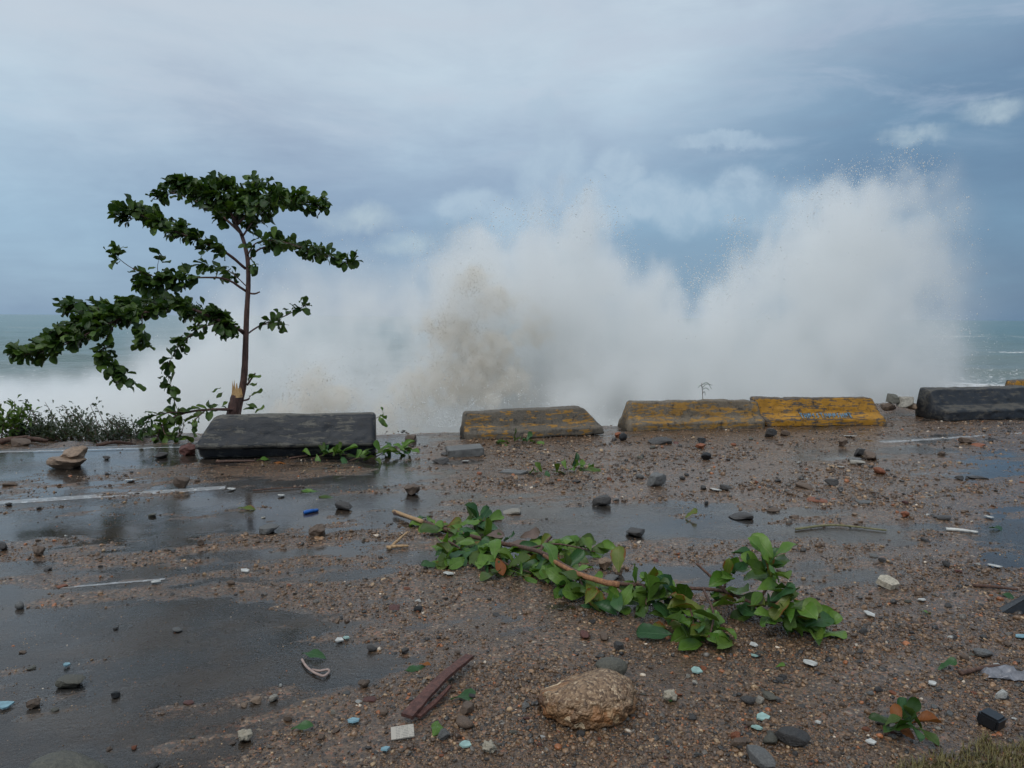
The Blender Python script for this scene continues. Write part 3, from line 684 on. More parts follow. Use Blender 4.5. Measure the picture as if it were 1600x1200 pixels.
# the big pebbly boulder
hero = rock_mesh('boulder', 37, 5, .50, 6, .09); hero.materials.clear(); hero.materials.append(M_cong)
V = np.zeros(len(hero.vertices)*3, np.float32); hero.vertices.foreach_get('co', V); V = V.reshape(-1, 3)
s = mpp(920, 1138)*160; V = V*s
nn = V - np.array([0, 0, .1]); nn /= np.linalg.norm(nn, axis=1)[:, None]
lowm = sstep(.17, .10, V[:, 2])
V += nn*((.020*lowm + .006)*fbm(V[:, 0]*42, V[:, 1]*42, V[:, 2]*42, 3, 2) + .022*fbm(V[:, 0]*8, V[:, 1]*8, V[:, 2]*8, 3, 1))[:, None]
hero.vertices.foreach_set('co', V.ravel()); hero.update()
ho = link('boulder', hero); ho.location = gz(G(920, 1140) + Vector((0, .13, 0)), .02); ho.rotation_euler = (R(3), R(3), R(20)); ho.scale = (1.05, .85, 1.05)
tag(ho, 'large tan conglomerate rock full of cemented pebbles lying in the foreground', 'rock')
STONES = [
 (958, 1066, 54, SMOOTH, 'olive', 'smooth grey oval cobble touching the back of the large conglomerate rock', 1.0, .3),
 (98, 733, 62, 4, 'tan', 'flat tan rock lying in the far left puddle under another rock', .75, 0),
 (282, 764, 27, 4, 'brown', 'squarish brown stone standing on the white edge line', 1.7, 0),
 (497, 842, 34, LUMP, 'brown', 'lumpy brown stone right of the flat grey one below the left barrier', .95, None),
 (417, 834, 34, 4, 'grey', 'flat-topped grey stone between the puddles below the left barrier', .9, None),
 (58, 870, 25, LUMP, 'brown', 'brown clod at the left edge above the short line remnant', .95, None),
 (313, 852, 14, 2, 'brown', 'small brown stone alone in the water below the white edge line', 1, None),
 (642, 774, 35, LUMP, 'brown', 'crumbly brown clod between the left barrier and the fallen branch', .8, None),
 (536, 797, 32, FLAT, 'dark', 'dark pointed stone mirrored in the water near the blue plastic strip', .8, None),
 (1028, 760, 43, ROUND, 'grey', 'large dark grey rock in the middle of the gravel band', .95, None),
 (1160, 811, 37, SLAB, 'dark', 'flat dark slab of stone at the edge of the middle puddle', .8, 0),
 (993, 838, 36, FLAT, 'dark', 'low dark stone pieces in the puddle above the fallen branch', .7, None),
 (940, 790, 30, 2, 'dark', 'dark angular stone near the end of the gravel band', .8, None),
 (800, 803, 30, SLAB, 'pale', 'pale flat stone just above the fallen branch', .8, None),
 (1346, 712, 24, ROUND, 'dark', 'dark stone at the back of the little stone heap on the right', 1, None),
 (1362, 720, 30, ROUND, 'brown', 'brown stone at the front of the little stone heap on the right', 1, None),
 (1338, 722, 26, SLAB, 'grey', 'grey flat stone at the left of the little stone heap', .9, None),
 (1341, 728, 24, 4, 'pale', 'pale oblong pebble at the foot of the little stone heap', .7, 0),
 (1032, 694, 38, SLAB, 'dark', 'dark flat slab below the faded yellow barrier', .8, 0),
 (973, 690, 15, SMOOTH, 'black', 'round black stone in the gap between two yellow barriers', 1.3, None),
 (1096, 694, 16, ROUND, 'black', 'black stone in front of the faded yellow barrier', 1.2, None),
 (1105, 720, 19, SMOOTH, 'black', 'black smooth pebble in the far gravel below the faded yellow barrier', 1, None),
 (1206, 684, 24, ROUND, 'dark', 'dark stone pushed against the bright yellow barrier', 1.2, None),
 (1228, 682, 18, ROUND, 'brown', 'brown stone beside the dark one at the bright yellow barrier', 1.0, None),
 (1317, 698, 18, LUMP, 'brown', 'reddish brown lump above the stone heap on the right', 1.2, None),
 (106, 1076, 46, 4, 'olive', 'oblong brown rock lying in the lower left puddle', .85, .25),
 (50, 1108, 25, LUMP, 'brown', 'rough brown lump left of the oblong brown rock', .9, None),
 (84, 1112, 14, 4, 'olive', 'small olive chip below the oblong brown rock', .7, None),
 (98, 1062, 8, SMOOTH, 'pale', 'tiny pale pebble behind the oblong brown rock', .7, None),
 (48, 1046, 14, 4, 'olive', 'flat olive pebble in the water above the rough brown lump', .6, None),
 (1240, 1170, 60, ROUND, 'dark', 'big dark grey rock low in the right gravel', .8, .1),
 (1192, 1202, 56, ROUND, 'grey', 'grey rock at the bottom edge below the big dark one', .8, None),
 (1155, 1172, 30, ROUND, 'brown', 'brown stone left of the big dark grey rock', .8, None),
 (1205, 1168, 30, SMOOTH, 'olive', 'olive stone against the left side of the big dark rock', .8, None),
 (1152, 1165, 20, LUMP, 'orange', 'rusty orange lump left of the big dark grey rock', 1.2, None),
 (1170, 1105, 25, SMOOTH, 'dark', 'dark round stone above the pale teal tile', .8, None),
 (1188, 1102, 20, ROUND, 'pale', 'pale tan stone above the pale teal tile', .9, None),
 (1204, 1098, 28, ROUND, 'olive', 'olive brown stone right of the pale tan one', .7, None),
 (1384, 1138, 32, ROUND, 'grey', 'grey stone beside the small leafy sprig at the bottom right', .9, None),
 (1405, 1152, 26, SMOOTH, 'pale', 'pale stone under the small leafy sprig', .7, None),
 (1565, 1096, 18, 2, 'white', 'white pointed stone above the black cube', 1.3, None),
 (1540, 1030, 36, FLAT, 'grey', 'flat grey stone near the right edge of the gravel', .6, None),
 (615, 954, 24, SLAB, 'red', 'reddish brown flat stone below the left part of the fallen branch', .7, None),
 (653, 958, 15, SMOOTH, 'black', 'black pebble right of the reddish flat stone', .9, None),
 (915, 1000, 26, ROUND, 'red', 'reddish stone below the middle of the fallen branch', .7, None),
 (945, 1003, 22, ROUND, 'brown', 'brown stone right of the reddish one', .9, None),
 (967, 1018, 20, 4, 'dark', 'dark cube-like chunk behind the smooth oval cobble', 1.3, None),
 (730, 1118, 34, ROUND, 'brown', 'pitted brown stone right of the fallen leaf by the board', .85, None),
 (727, 1142, 32, SMOOTH, 'brown', 'rounded brown stone below the pitted one', .75, None),
 (693, 1160, 24, LUMP, 'grey', 'grey-brown stone below the end of the red-brown board', .9, None),
 (398, 1100, 20, ROUND, 'tan', 'orange-tan stone in the gravel at the lower left', .9, None),
 (427, 1096, 18, FLAT, 'pale', 'pale leaning chip beside the orange-tan stone', 1.1, None),
 (293, 1100, 18, SLAB, 'red', 'dark red chip in the thin water at the lower left', .7, None),
 (180, 1090, 14, 2, 'black', 'black chip in the lower left puddle', 1.0, None),
 (577, 1097, 22, SLAB, 'red', 'red brick chip left of the red-brown board', .7, None),
 (567, 1075, 24, LUMP, 'brown', 'brown clod above the red brick chip', .8, None),
 (632, 1022, 18, LUMP, 'dark', 'dark clod above the single leaf with orange tip', .8, None),
 (580, 1018, 18, SMOOTH, 'dark', 'dark smooth pebble right of the white shards', .8, None),
 (95, 918, 16, SLAB, 'orange', 'orange brick fragment beside the short line remnant', .6, None),
 (360, 916, 16, LUMP, 'brown', 'brown crumb right of the short line remnant', .8, None),
 (944, 890, 30, LUMP, 'tan', 'brown lump caught behind the middle of the fallen branch', 1.0, None),
 (968, 898, 28, LUMP, 'tan', 'tan lump right of its twin behind the fallen branch', 1.0, None),
 (955, 906, 26, SLAB, 'grey', 'grey stone under the two lumps behind the fallen branch', .8, None),
 (700, 712, 22, SLAB, 'dark', 'dark flat stone left of the grey concrete slab', .6, None),
 (688, 724, 28, ROUND, 'dark', 'dark rubble piece below the grey concrete slab', .6, None),
 (640, 690, 22, 2, 'brown', 'brown stone at the road edge right of the left barrier', .8, None),
 (250, 716, 24, FLAT, 'dark', 'dark stone at the puddle edge left of the left barrier', .8, None),
 (165, 718, 14, FLAT, 'dark', 'dark stone in the puddle right of the stacked rocks', .8, None),
 (292, 712, 32, LUMP, 'red', 'reddish lump against the left end of the left barrier', .9, None),
 (12, 790, 14, FLAT, 'dark', 'dark chip on the end of the white edge line', .7, None),
 (2, 862, 20, ROUND, 'dark', 'dark stone cut by the left edge of the view', 1.3, None),
 (12, 760, 24, FLAT, 'brown', 'brown flat stone at the far left of the road', .5, None),
 (824, 686, 14, 4, 'tan', 'tan upright chip leaning on the patchy yellow barrier', 1.4, 0),
 (965, 684, 14, LUMP, 'orange', 'orange brick bit between two yellow barriers', .9, None),
 (1095, 703, 20, LUMP, 'orange', 'orange brick piece in the gravel under the faded yellow barrier', .7, None),
 (1375, 742, 22, LUMP, 'orange', 'orange brick piece below the stone heap on the right', .8, None),
 (1415, 810, 18, LUMP, 'orange', 'orange stone beside the long reed', .9, None),
 (1475, 812, 32, SLAB, 'dark', 'dark flat stone above the long white splinter', .6, None),
 (1530, 748, 30, SLAB, 'dark', 'dark flat stone in the far right water', .5, None),
 (1500, 750, 14, ROUND, 'dark', 'dark stone left of the flat one in the far right water', 1, None),
 (1300, 760, 22, ROUND, 'dark', 'dark stone in the right part of the gravel band', 1.0, None),
 (1258, 764, 30, FLAT, 'brown', 'brown flat stone left of the dark one in the right gravel band', .6, None),
 (1280, 786, 30, SLAB, 'orange', 'orange-brown flat piece below the right gravel band', .5, None),
 (1355, 788, 28, SLAB, 'grey', 'grey flat piece right of the orange-brown one', .5, None),
 (1210, 800, 22, FLAT, 'brown', 'brown flat stone right of the flat dark slab', .6, None),
 (1100, 766, 14, ROUND, 'dark', 'dark pebble left of the white shell', 1, None),
 (1135, 768, 20, ROUND, 'dark', 'dark stone right of the white shell', .9, None),
 (1515, 694, 26, ROUND, 'brown', 'brown stone below the right black barrier', .8, None),
 (1530, 697, 22, SLAB, 'orange', 'orange chip right of the brown stone below the right black barrier', .5, None),
 (1380, 880, 12, ROUND, 'dark', 'dark pebble above the pale slab fragment', 1.3, None),
]
PLACED = [stone(px, py, w_, sh, tn, lb, hk, rz) for (px, py, w_, sh, tn, lb, hk, rz) in STONES]
o = stone(112, 718, 46, LUMP, 'tan', 'blocky tan rock resting on the flat rock in the far left puddle', .75, .2); o.location = PLACED[1].location + Vector((.08, .02, .075)); o.rotation_euler = (.12, -.12, .3)
o = stone(95, 1235, 130, SMOOTH, 'olive', 'smooth brown boulder cut by the bottom edge at the left', .55, .1, name='boulder', cat='rock')
# rubble on the right-hand bank and behind the barriers
for (px, py, w_, sh, tn, lb) in [(1412, 634, 34, 0, 'pale', 'pale rock on the bank left of the right black barrier'), (1388, 640, 26, 1, 'brown', 'brown rock at the foot of the pale bank rock'),
                                 (1395, 628, 22, 2, 'olive', 'olive rock at the back of the bank by the right black barrier'), (1425, 638, 20, 1, 'tan', 'tan rock touching the right black barrier')]:
    s = 13.0/FPX*w_; p = at(px, py, 12.9); o = link('stone', ROCKS[sh]); o.location = (p.x, 12.9, max(hz(p.x, 12.9), p.z) - .03); o.scale = (s, s, s); o.rotation_euler = (0, 0, random.random()*6)
    o.color = (*TONE[tn], 1); tag(o, lb, 'stone')
for i, (px, py, w_, tn) in enumerate([(34, 702, 34, 'brown'), (170, 694, 30, 'grey'), (258, 696, 30, 'olive')]):
    Yb = 10.0 + .25*i; s = Yb/FPX*w_; p = at(px, py, Yb); o = link('stone', ROCKS[i]); o.location = (p.x, Yb, hz(p.x, Yb) - .05); o.scale = (s, s, s*.8); o.rotation_euler = (0, 0, i*1.3)
    o.color = (*TONE[tn], 1)
    tag(o, ['brown rock under the leafy shrub at the far left', 'grey rock on the bank behind the far left puddle', 'olive rock under the drooping broken branch'][i], 'stone')
# flat things of concrete
def slab(px, py, dims, rz, tone, label):
    bm = bmesh.new(); bmesh.ops.create_cube(bm, size=1); bmesh.ops.scale(bm, vec=dims, verts=bm.verts)
    bmesh.ops.bevel(bm, geom=bm.edges[:], offset=.008, segments=2, affect='EDGES'); bmesh.ops.subdivide_edges(bm, edges=bm.edges[:], cuts=3, use_grid_fill=True)
    for v in bm.verts:
        d = .008*float(fbm(np.array([v.co.x*9 + px]), np.array([v.co.y*9]), np.array([v.co.z*9]), 3)[0]); v.co += v.co.normalized()*d
    me = bpy.data.meshes.new('slab'); bm.to_mesh(me); bm.free(); me.materials.append(M_rock)
    p = G(px, py); o = link('concrete_slab', me); p.y += dims[1]*.4; o.location = gz(p) + Vector((0, 0, dims[2]*.42)); o.rotation_euler = (R(2), R(-3), rz); o.color = (*TONE[tone], 1)
    return tag(o, label, 'slab')
slab(725, 714, (.44, .30, .10), R(12), 'grey', 'grey rectangular concrete slab lying in front of the gap between barriers')
slab(803, 742, (.30, .16, .025), R(-35), 'grey', 'thin grey wet slab lying flat in the gravel')

# many smaller stones, one object each; named by the landmark they lie nearest to
LANDMARKS = [(920, 1100, 'the large conglomerate rock'), (1553, 1133, 'the black block'), (1385, 915, 'the pale slab fragment'), (485, 800, 'the blue plastic strip'), (725, 706, 'the grey concrete slab'),
 (1350, 716, 'the stone heap on the right'), (1312, 829, 'the long reed'), (685, 1090, 'the red-brown board'), (490, 1045, 'the pinkish cord'), (105, 1070, 'the oblong brown rock'),
 (175, 912, 'the short white line remnant'), (1500, 832, 'the long white splinter'), (835, 686, 'the patchy yellow barrier'), (1085, 674, 'the faded yellow barrier'), (1280, 668, 'the bright yellow barrier'),
 (1540, 660, 'the right black barrier'), (445, 720, 'the left black barrier'), (620, 857, 'the two straw sticks'), (1240, 980, 'the right end of the fallen branch'), (690, 850, 'the left end of the fallen branch'),
 (920, 930, 'the middle of the fallen branch'), (1583, 950, 'the black wedge'), (1412, 1145, 'the small sprig at the bottom right'), (1028, 750, 'the large dark grey rock'), (1160, 808, 'the flat dark slab'),
 (1265, 1043, 'the white plastic scrap'), (1464, 1050, 'the lone green leaf'), (1190, 1128, 'the largest teal shard'), (902, 734, 'the bright upright sprig'), (1572, 1062, 'the grey plastic film'), (383, 1150, 'the whitish coral lump')]
def scatter_stones(N, tones, wr, name, noun, label, group, cat):
    k = 0; tries = 0; made = []
    while k < N and tries < 6000:
        tries += 1
        py = 680 + 520*random.random()**1.0; px = random.uniform(0, 1600)
        p = G(px, py); v = float(deposit(np.array([p.x]), np.array([p.y]))[0])
        if p.y > float(edge_y(p.x)) - .5 or random.random() > np.clip(v + .12, .03, 1): continue
        s = mpp(px, py)*random.uniform(*wr)*(1.0 if py > 850 else .85)
        o = link(name, random.choice(ROCKS)); o.location = gz(p, s*.12); o.rotation_euler = (random.uniform(-.3, .3), random.uniform(-.3, .3), random.uniform(0, 6.28))
        tn = random.choice(tones)
        o.scale = (s, s*random.uniform(.6, 1), s*random.uniform(.6, 1.1)); c = TONE[tn]; q = random.uniform(.7, 1.25); o.color = (c[0]*q, c[1]*q, c[2]*q, 1)
        made.append((o, px, py)); k += 1
    cand = []
    for o, px, py in made:
        tag(o, label, cat, group)
        for (lx, ly, ln) in LANDMARKS:
            dx, dy = px - lx, (py - ly)*2.2; dist = math.hypot(dx, dy)
            if 20 < dist < 420: cand.append((dist, o.name, o, ln, ('right of' if dx > 0 else 'left of') if abs(dx) > abs(dy) else ('in front of' if dy > 0 else 'behind')))
    seen, best = {}, {}
    for dist, nm, o, ln, rel in sorted(cand, key=lambda c: (c[0], c[1])):       # true rank of each stone among its like on that side of the landmark
        r_ = seen[(ln, rel)] = seen.get((ln, rel), 0) + 1
        if r_ <= 4 and (nm not in best or (r_, dist) < best[nm][:2]): best[nm] = (r_, dist, o, ln, rel)
    for r_, dist, o, ln, rel in best.values():
        o['label'] = f'{noun} just {rel} {ln}' if r_ == 1 else f'{["second", "third", "fourth"][r_ - 2]} {noun} {rel} {ln}'
scatter_stones(80, ['brown', 'brown', 'olive'], (9, 19), 'small_stone', 'small brown stone', 'small plain brown stone among the washed-up gravel', 'small brown stones strewn over the road', 'small stone')
scatter_stones(80, ['dark', 'grey', 'dark'], (8, 18), 'small_stone', 'small dark grey stone', 'small plain dark grey stone among the washed-up gravel', 'small dark grey stones strewn over the road', 'small stone')
scatter_stones(55, ['orange', 'red', 'tan'], (7, 14), 'brick_fragment', 'orange-red brick crumb', 'small orange-red brick crumb among the washed-up gravel', 'brick crumbs strewn over the road', 'brick crumb')
scatter_stones(34, ['pale', 'white'], (6, 12), 'pale_chip', 'small pale stone chip', 'small pale stone chip among the washed-up gravel', 'pale chips strewn over the road', 'stone chip')

# gravel: far too many to count
def gravel():
    protos = []
    for s in range(6):
        me = rock_mesh('pebble', 40 + s, 2, [.6, .4, .8, .35, .5, .65][s], 8, .22); me.materials.clear(); me.materials.append(M_peb)
        protos.append(me)
    N = 520000
    px = rng.uniform(-60, 1660, N); py = 650 + 600*rng.random(N)**.92
    M = np.array(ROT); d = np.stack([(px - 800)/FPX, (600 - py)/FPX, -np.ones(N)], 1) @ M.T
    t = -CAMH/np.minimum(d[:, 2], -1e-4); x = d[:, 0]*t; y = d[:, 1]*t
    ok = (y < edge_y(x) + .5) & (y > 1.5) & (np.abs(x) < 13); x, y, py = x[ok], y[ok], py[ok]
    h, V = ground_h(x, y)
    uu = x*_c + y*_s; vv = -x*_s + y*_c
    cl = .42 + 1.15*fbm(uu*1.6, vv*3.8, 0*x, 4, 2, .6)
    pr = np.clip(V*1.0 + .22, .11, 1)*np.clip(cl*1.35, .12, 1)
    ok = rng.random(len(x)) < pr*.50; x, y, h, py, V = x[ok], y[ok], h[ok], py[ok], V[ok]
    n_ = len(x); q = y/FPX
    size = q*np.clip(rng.lognormal(.80, .60, n_), 1.2, 11)            # up to 12 photo pixels across
    size = np.minimum(size, .05)*np.clip(.8 + .5*V, .6, 1.2)
    size = np.where(V < .05, np.minimum(size, q*3.2), size)
    z = np.maximum(h, -.004) - size*.20
    me = bpy.data.meshes.new('gravel'); me.vertices.add(n_); me.vertices.foreach_set('co', np.stack([x, y, z], 1).astype(np.float32).ravel())
    float_attr(me, 'size', size)
    pal = np.array([(.12, .083, .056), (.18, .12, .076), (.085, .062, .047), (.27, .18, .11), (.045, .044, .044), (.12, .117, .112), (.34, .14, .06), (.38, .29, .19), (.60, .56, .50), (.034, .034, .036), (.22, .155, .10)])
    pw = np.array([.25, .18, .19, .08, .09, .07, .032, .04, .008, .06, .10]); pw /= pw.sum()
    tint = np.array([.98, .86, .74])*pal[rng.choice(len(pal), n_, p=pw)]*rng.uniform(.7, 1.25, (n_, 1))
    a = me.attributes.new('tint', 'FLOAT_COLOR', 'POINT'); a.data.foreach_set('color', np.concatenate([tint, np.ones((n_, 1))], 1).astype(np.float32).ravel())
    a = me.attributes.new('turn', 'FLOAT_VECTOR', 'POINT'); a.data.foreach_set('vector', np.stack([rng.uniform(-.7, .7, n_), rng.uniform(-.7, .7, n_), rng.uniform(0, 6.28, n_)], 1).astype(np.float32).ravel())
    pc = bpy.data.collections.new('pebble_shapes')
    for i, m_ in enumerate(protos):
        po = bpy.data.objects.new('pebble', m_); pc.objects.link(po)
    ng = bpy.data.node_groups.new('gravel', 'GeometryNodeTree')
    ng.interface.new_socket('Geometry', in_out='INPUT', socket_type='NodeSocketGeometry'); ng.interface.new_socket('Geometry', in_out='OUTPUT', socket_type='NodeSocketGeometry')
    g = NT(ng); gi = g.node('NodeGroupInput'); go = g.node('NodeGroupOutput')
    ci = g.node('GeometryNodeCollectionInfo', {'Collection': pc, 'Separate Children': True, 'Reset Children': True})
    na = lambda nm, ty: g.node('GeometryNodeInputNamedAttribute', {'Name': nm}, data_type=ty).outputs[0]
    iop = g.node('GeometryNodeInstanceOnPoints'); g.l.new(gi.outputs[0], iop.inputs['Points']); g.l.new(ci.outputs[0], iop.inputs['Instance'])
    iop.inputs['Pick Instance'].default_value = True
    rv = g.node('FunctionNodeRandomValue', data_type='INT'); rv.inputs[4].default_value = 0; rv.inputs[5].default_value = 5
    g.l.new(rv.outputs[2], iop.inputs['Instance Index'])
    e2r = g.node('FunctionNodeEulerToRotation'); g.l.new(na('turn', 'FLOAT_VECTOR'), e2r.inputs[0]); g.l.new(e2r.outputs[0], iop.inputs['Rotation'])
    g.l.new(na('size', 'FLOAT'), iop.inputs['Scale']); g.l.new(iop.outputs[0], go.inputs[0])
    o = link('gravel', me, None, M_peb); o.modifiers.new('scatter', 'NODES').node_group = ng
    print('gravel', n_)
    return tag(o, 'brown gravel and small pebbles washed over the road', None, None, 'stuff')
gravel()

# ------------------------------------------------------------------ leaves, twigs, tubes
def tube_np(pts, radii, sides=7, jitter=0.0):
    pts = [Vector(p) for p in pts]; V = []; F = []; n_ = len(pts); up = Vector((.13, .2, 1)).normalized()
    for i, p in enumerate(pts):
        t = (pts[min(i + 1, n_ - 1)] - pts[max(i - 1, 0)]).normalized()
        a = t.cross(up if abs(t.dot(up)) < .95 else Vector((1, 0, 0))).normalized(); c = t.cross(a)
        for k in range(sides):
            an = 2*math.pi*k/sides; rr = radii[i]*(1 + random.uniform(-jitter, jitter)); V.append(p + (a*math.cos(an) + c*math.sin(an))*rr)
    for i in range(n_ - 1):
        for k in range(sides): F.append((i*sides + k, i*sides + (k + 1) % sides, (i + 1)*sides + (k + 1) % sides, (i + 1)*sides + k))
    V.append(pts[0]); V.append(pts[-1])
    for k in range(sides): F.append((len(V) - 2, (k + 1) % sides, k, k)); F.append((len(V) - 1, (n_ - 1)*sides + k, (n_ - 1)*sides + (k + 1) % sides, (n_ - 1)*sides + (k + 1) % sides))
    F = [f if f[2] != f[3] else f[:3] for f in F]
    return V, F
def spline(pts, n_):
    """Catmull-Rom through the points"""
    pts = [Vector(p) for p in pts]; P = [pts[0]*2 - pts[1]] + pts + [pts[-1]*2 - pts[-2]]; out = []
    m = len(pts) - 1
    for i in range(n_ + 1):
        u = i/n_*m; k = min(int(u), m - 1); t = u - k; a, b_, c, d = P[k:k + 4]
        out.append(.5*((2*b_) + (c - a)*t + (2*a - 5*b_ + 4*c - d)*t*t + (3*b_ - a - 3*c + d)*t**3))
    return out
def tube(name, pts, r0, r1, parent, mat, n_=16, sides=7, jitter=.08, power=1.0):
    q = spline(pts, n_); rad_ = [r0 + (r1 - r0)*(i/n_)**power for i in range(n_ + 1)]
    V, F = tube_np(q, rad_, sides, jitter); me = bpy.data.meshes.new(name); me.from_pydata([tuple(v) for v in V], [], F); me.update()
    me.polygons.foreach_set('use_smooth', np.full(len(me.polygons), True))
    return link(name, me, parent, mat), q
def leaf_geo(seed, fold=.25, curl=.25, wave_=.06, wid=.46):
    """obovate almond leaf one unit long along +x, narrow at the stalk, broad and rounded near the tip"""
    r = random.Random(seed); st = [0, .10, .28, .48, .66, .82, .94, 1.0]; hw = [.012, .05, .13, .20, wid/2, wid/2*.93, wid/2*.55, .01]
    V = []; UV = []
    ph = r.random()*6
    for t, h_ in zip(st, hw):
        zc = -curl*t*t + .10*t
        for k, sg in enumerate((-1, 0, 1)):
            zz = zc + (abs(sg)*h_*fold*1.6) + (sg != 0)*wave_*math.sin(t*9 + ph + sg)
            V.append((t, sg*h_*(1 - .15*fold) + .03*math.sin(t*3 + ph), zz)); UV.append((t, .5 + .5*sg*(h_/(wid/2))))
    F = []
    for i in range(len(st) - 1):
        for k in (0, 1): F.append((i*3 + k, (i + 1)*3 + k, (i + 1)*3 + k + 1, i*3 + k + 1))
    return np.array(V), F, UV
LEAF = [leaf_geo(1, .25, .22), leaf_geo(2, .5, .1, .04), leaf_geo(3, .12, .5, .08), leaf_geo(4, .8, .3, .05), leaf_geo(5, -.2, .35, .07), leaf_geo(6, .3, -.15, .1, .52)]
def leaf_me(i, mat):
    V, F, UV = LEAF[i]; me = bpy.data.meshes.new('leaf'); me.from_pydata([tuple(v) for v in V], [], F); me.update()
    ul = me.uv_layers.new(name='uv')
    for lp in me.loops: ul.data[lp.index].uv = UV[lp.vertex_index]
    me.polygons.foreach_set('use_smooth', np.full(len(me.polygons), True)); me.materials.append(mat); return me
_lm = {}
def leaf_mesh(mat):
    i = random.randrange(len(LEAF)); k = (i, mat.name)
    if k not in _lm: _lm[k] = leaf_me(i, mat)
    return _lm[k]
def leaf_matrix(p, d, up, L, wscale=1.0):
    d = Vector(d).normalized(); u = Vector(up); y_ = u.cross(d)
    if y_.length < 1e-3: y_ = Vector((0, 1, 0)).cross(d)
    y_.normalize(); z_ = d.cross(y_)
    return Matrix(((d.x*L, y_.x*L*wscale, z_.x*L, p[0]), (d.y*L, y_.y*L*wscale, z_.y*L, p[1]), (d.z*L, y_.z*L*wscale, z_.z*L, p[2]), (0, 0, 0, 1)))
def rnd_dir():
    v = Vector((random.gauss(0, 1), random.gauss(0, 1), random.gauss(0, 1))); return v.normalized()
def put_leaf(parent, M, mat, name='leaf'):
    o = link(name, leaf_mesh(mat), parent)
    o.matrix_local = (Matrix.Translation(parent.location).inverted() @ M) if parent else M
    return o
def joined_leaves(name, mats, parent):
    """list of (matrix, material) -> one mesh"""
    Vs, Fs, UVs, mi, base = [], [], [], [], 0; ml = []
    for M, mat in mats:
        V, F, UV = LEAF[random.randrange(len(LEAF))]; A = np.array(M)
        Vs.append(V @ A[:3, :3].T + A[:3, 3] - np.array(parent.location)); Fs += [tuple(i + base for i in f) for f in F]; UVs += UV; base += len(V)
        if mat not in ml: ml.append(mat)
        mi += [ml.index(mat)]*len(F)
    me = bpy.data.meshes.new(name); me.from_pydata([tuple(v) for v in np.concatenate(Vs)], [], Fs); me.update()
    for m_ in ml: me.materials.append(m_)
    me.polygons.foreach_set('material_index', np.array(mi, dtype=np.int32)); me.polygons.foreach_set('use_smooth', np.full(len(Fs), True))
    ul = me.uv_layers.new(name='uv')
    li = np.zeros(len(me.loops), np.int32); me.loops.foreach_get('vertex_index', li); ul.data.foreach_set('uv', np.array(UVs, np.float32)[li].ravel())
    return link(name, me, parent)

# ------------------------------------------------------------------ the wind-bent almond tree
TY = 10.6
tb = at(368, 668, TY); tree = empty('almond_tree', (tb.x, TY, hz(tb.x, TY) - .02), 'wind-swept sea almond tree in flat tiers with a broken stump, behind the left black barrier', 'tree')
def tp(px, py, dy=0.0): return at(px, py, TY + dy)
def loc(pts): return [p - tree.location for p in pts]
trunk_pts = [tp(366, 676), tp(371, 640), tp(380, 600), tp(383, 560), tp(385, 500), tp(388, 440), tp(386, 400), tp(377, 366, .05), tp(364, 345, .08)]
tube('trunk', loc(trunk_pts), .086, .022, tree, M_bark, 40, 12, .06, .42)
stub, _ = tube('broken_limb', loc([tp(360, 670, -.10), tp(365, 640, -.10), tp(370, 618, -.08)]), .088, .078, tree, M_bark, 12, 11, .10)
# splintered pale wood on the broken limb
bm = bmesh.new(); c0 = tp(371, 612, -.09) - tree.location
for i in range(16):
    an = 2*math.pi*i/16; rr = .066*random.uniform(.5, 1); hgt = random.uniform(.02, .09) + (.10 if math.cos(an - 2.6) > .75 else 0)
    p = Vector((math.cos(an)*rr, math.sin(an)*rr, -.05)) + c0; w_ = .024
    q = [p + Vector((-w_, 0, 0)), p + Vector((w_, 0, 0)), p + Vector((0, w_*1.3, 0))]; tip = p + Vector((random.uniform(-.01, .01), random.uniform(-.01, .01), .05 + hgt))
    vs = [bm.verts.new(v) for v in q + [tip]]
    for f in ((0, 1, 3), (1, 2, 3), (2, 0, 3), (2, 1, 0)): bm.faces.new([vs[k] for k in f])
bmesh.ops.create_cone(bm, cap_ends=True, segments=10, radius1=.068, radius2=.045, depth=.12, matrix=Matrix.Translation(c0 + Vector((0, 0, -.02))))
me = bpy.data.meshes.new('splintered_wood'); bm.to_mesh(me); bm.free(); M2 = link('splintered_wood', me, stub, M_wood)
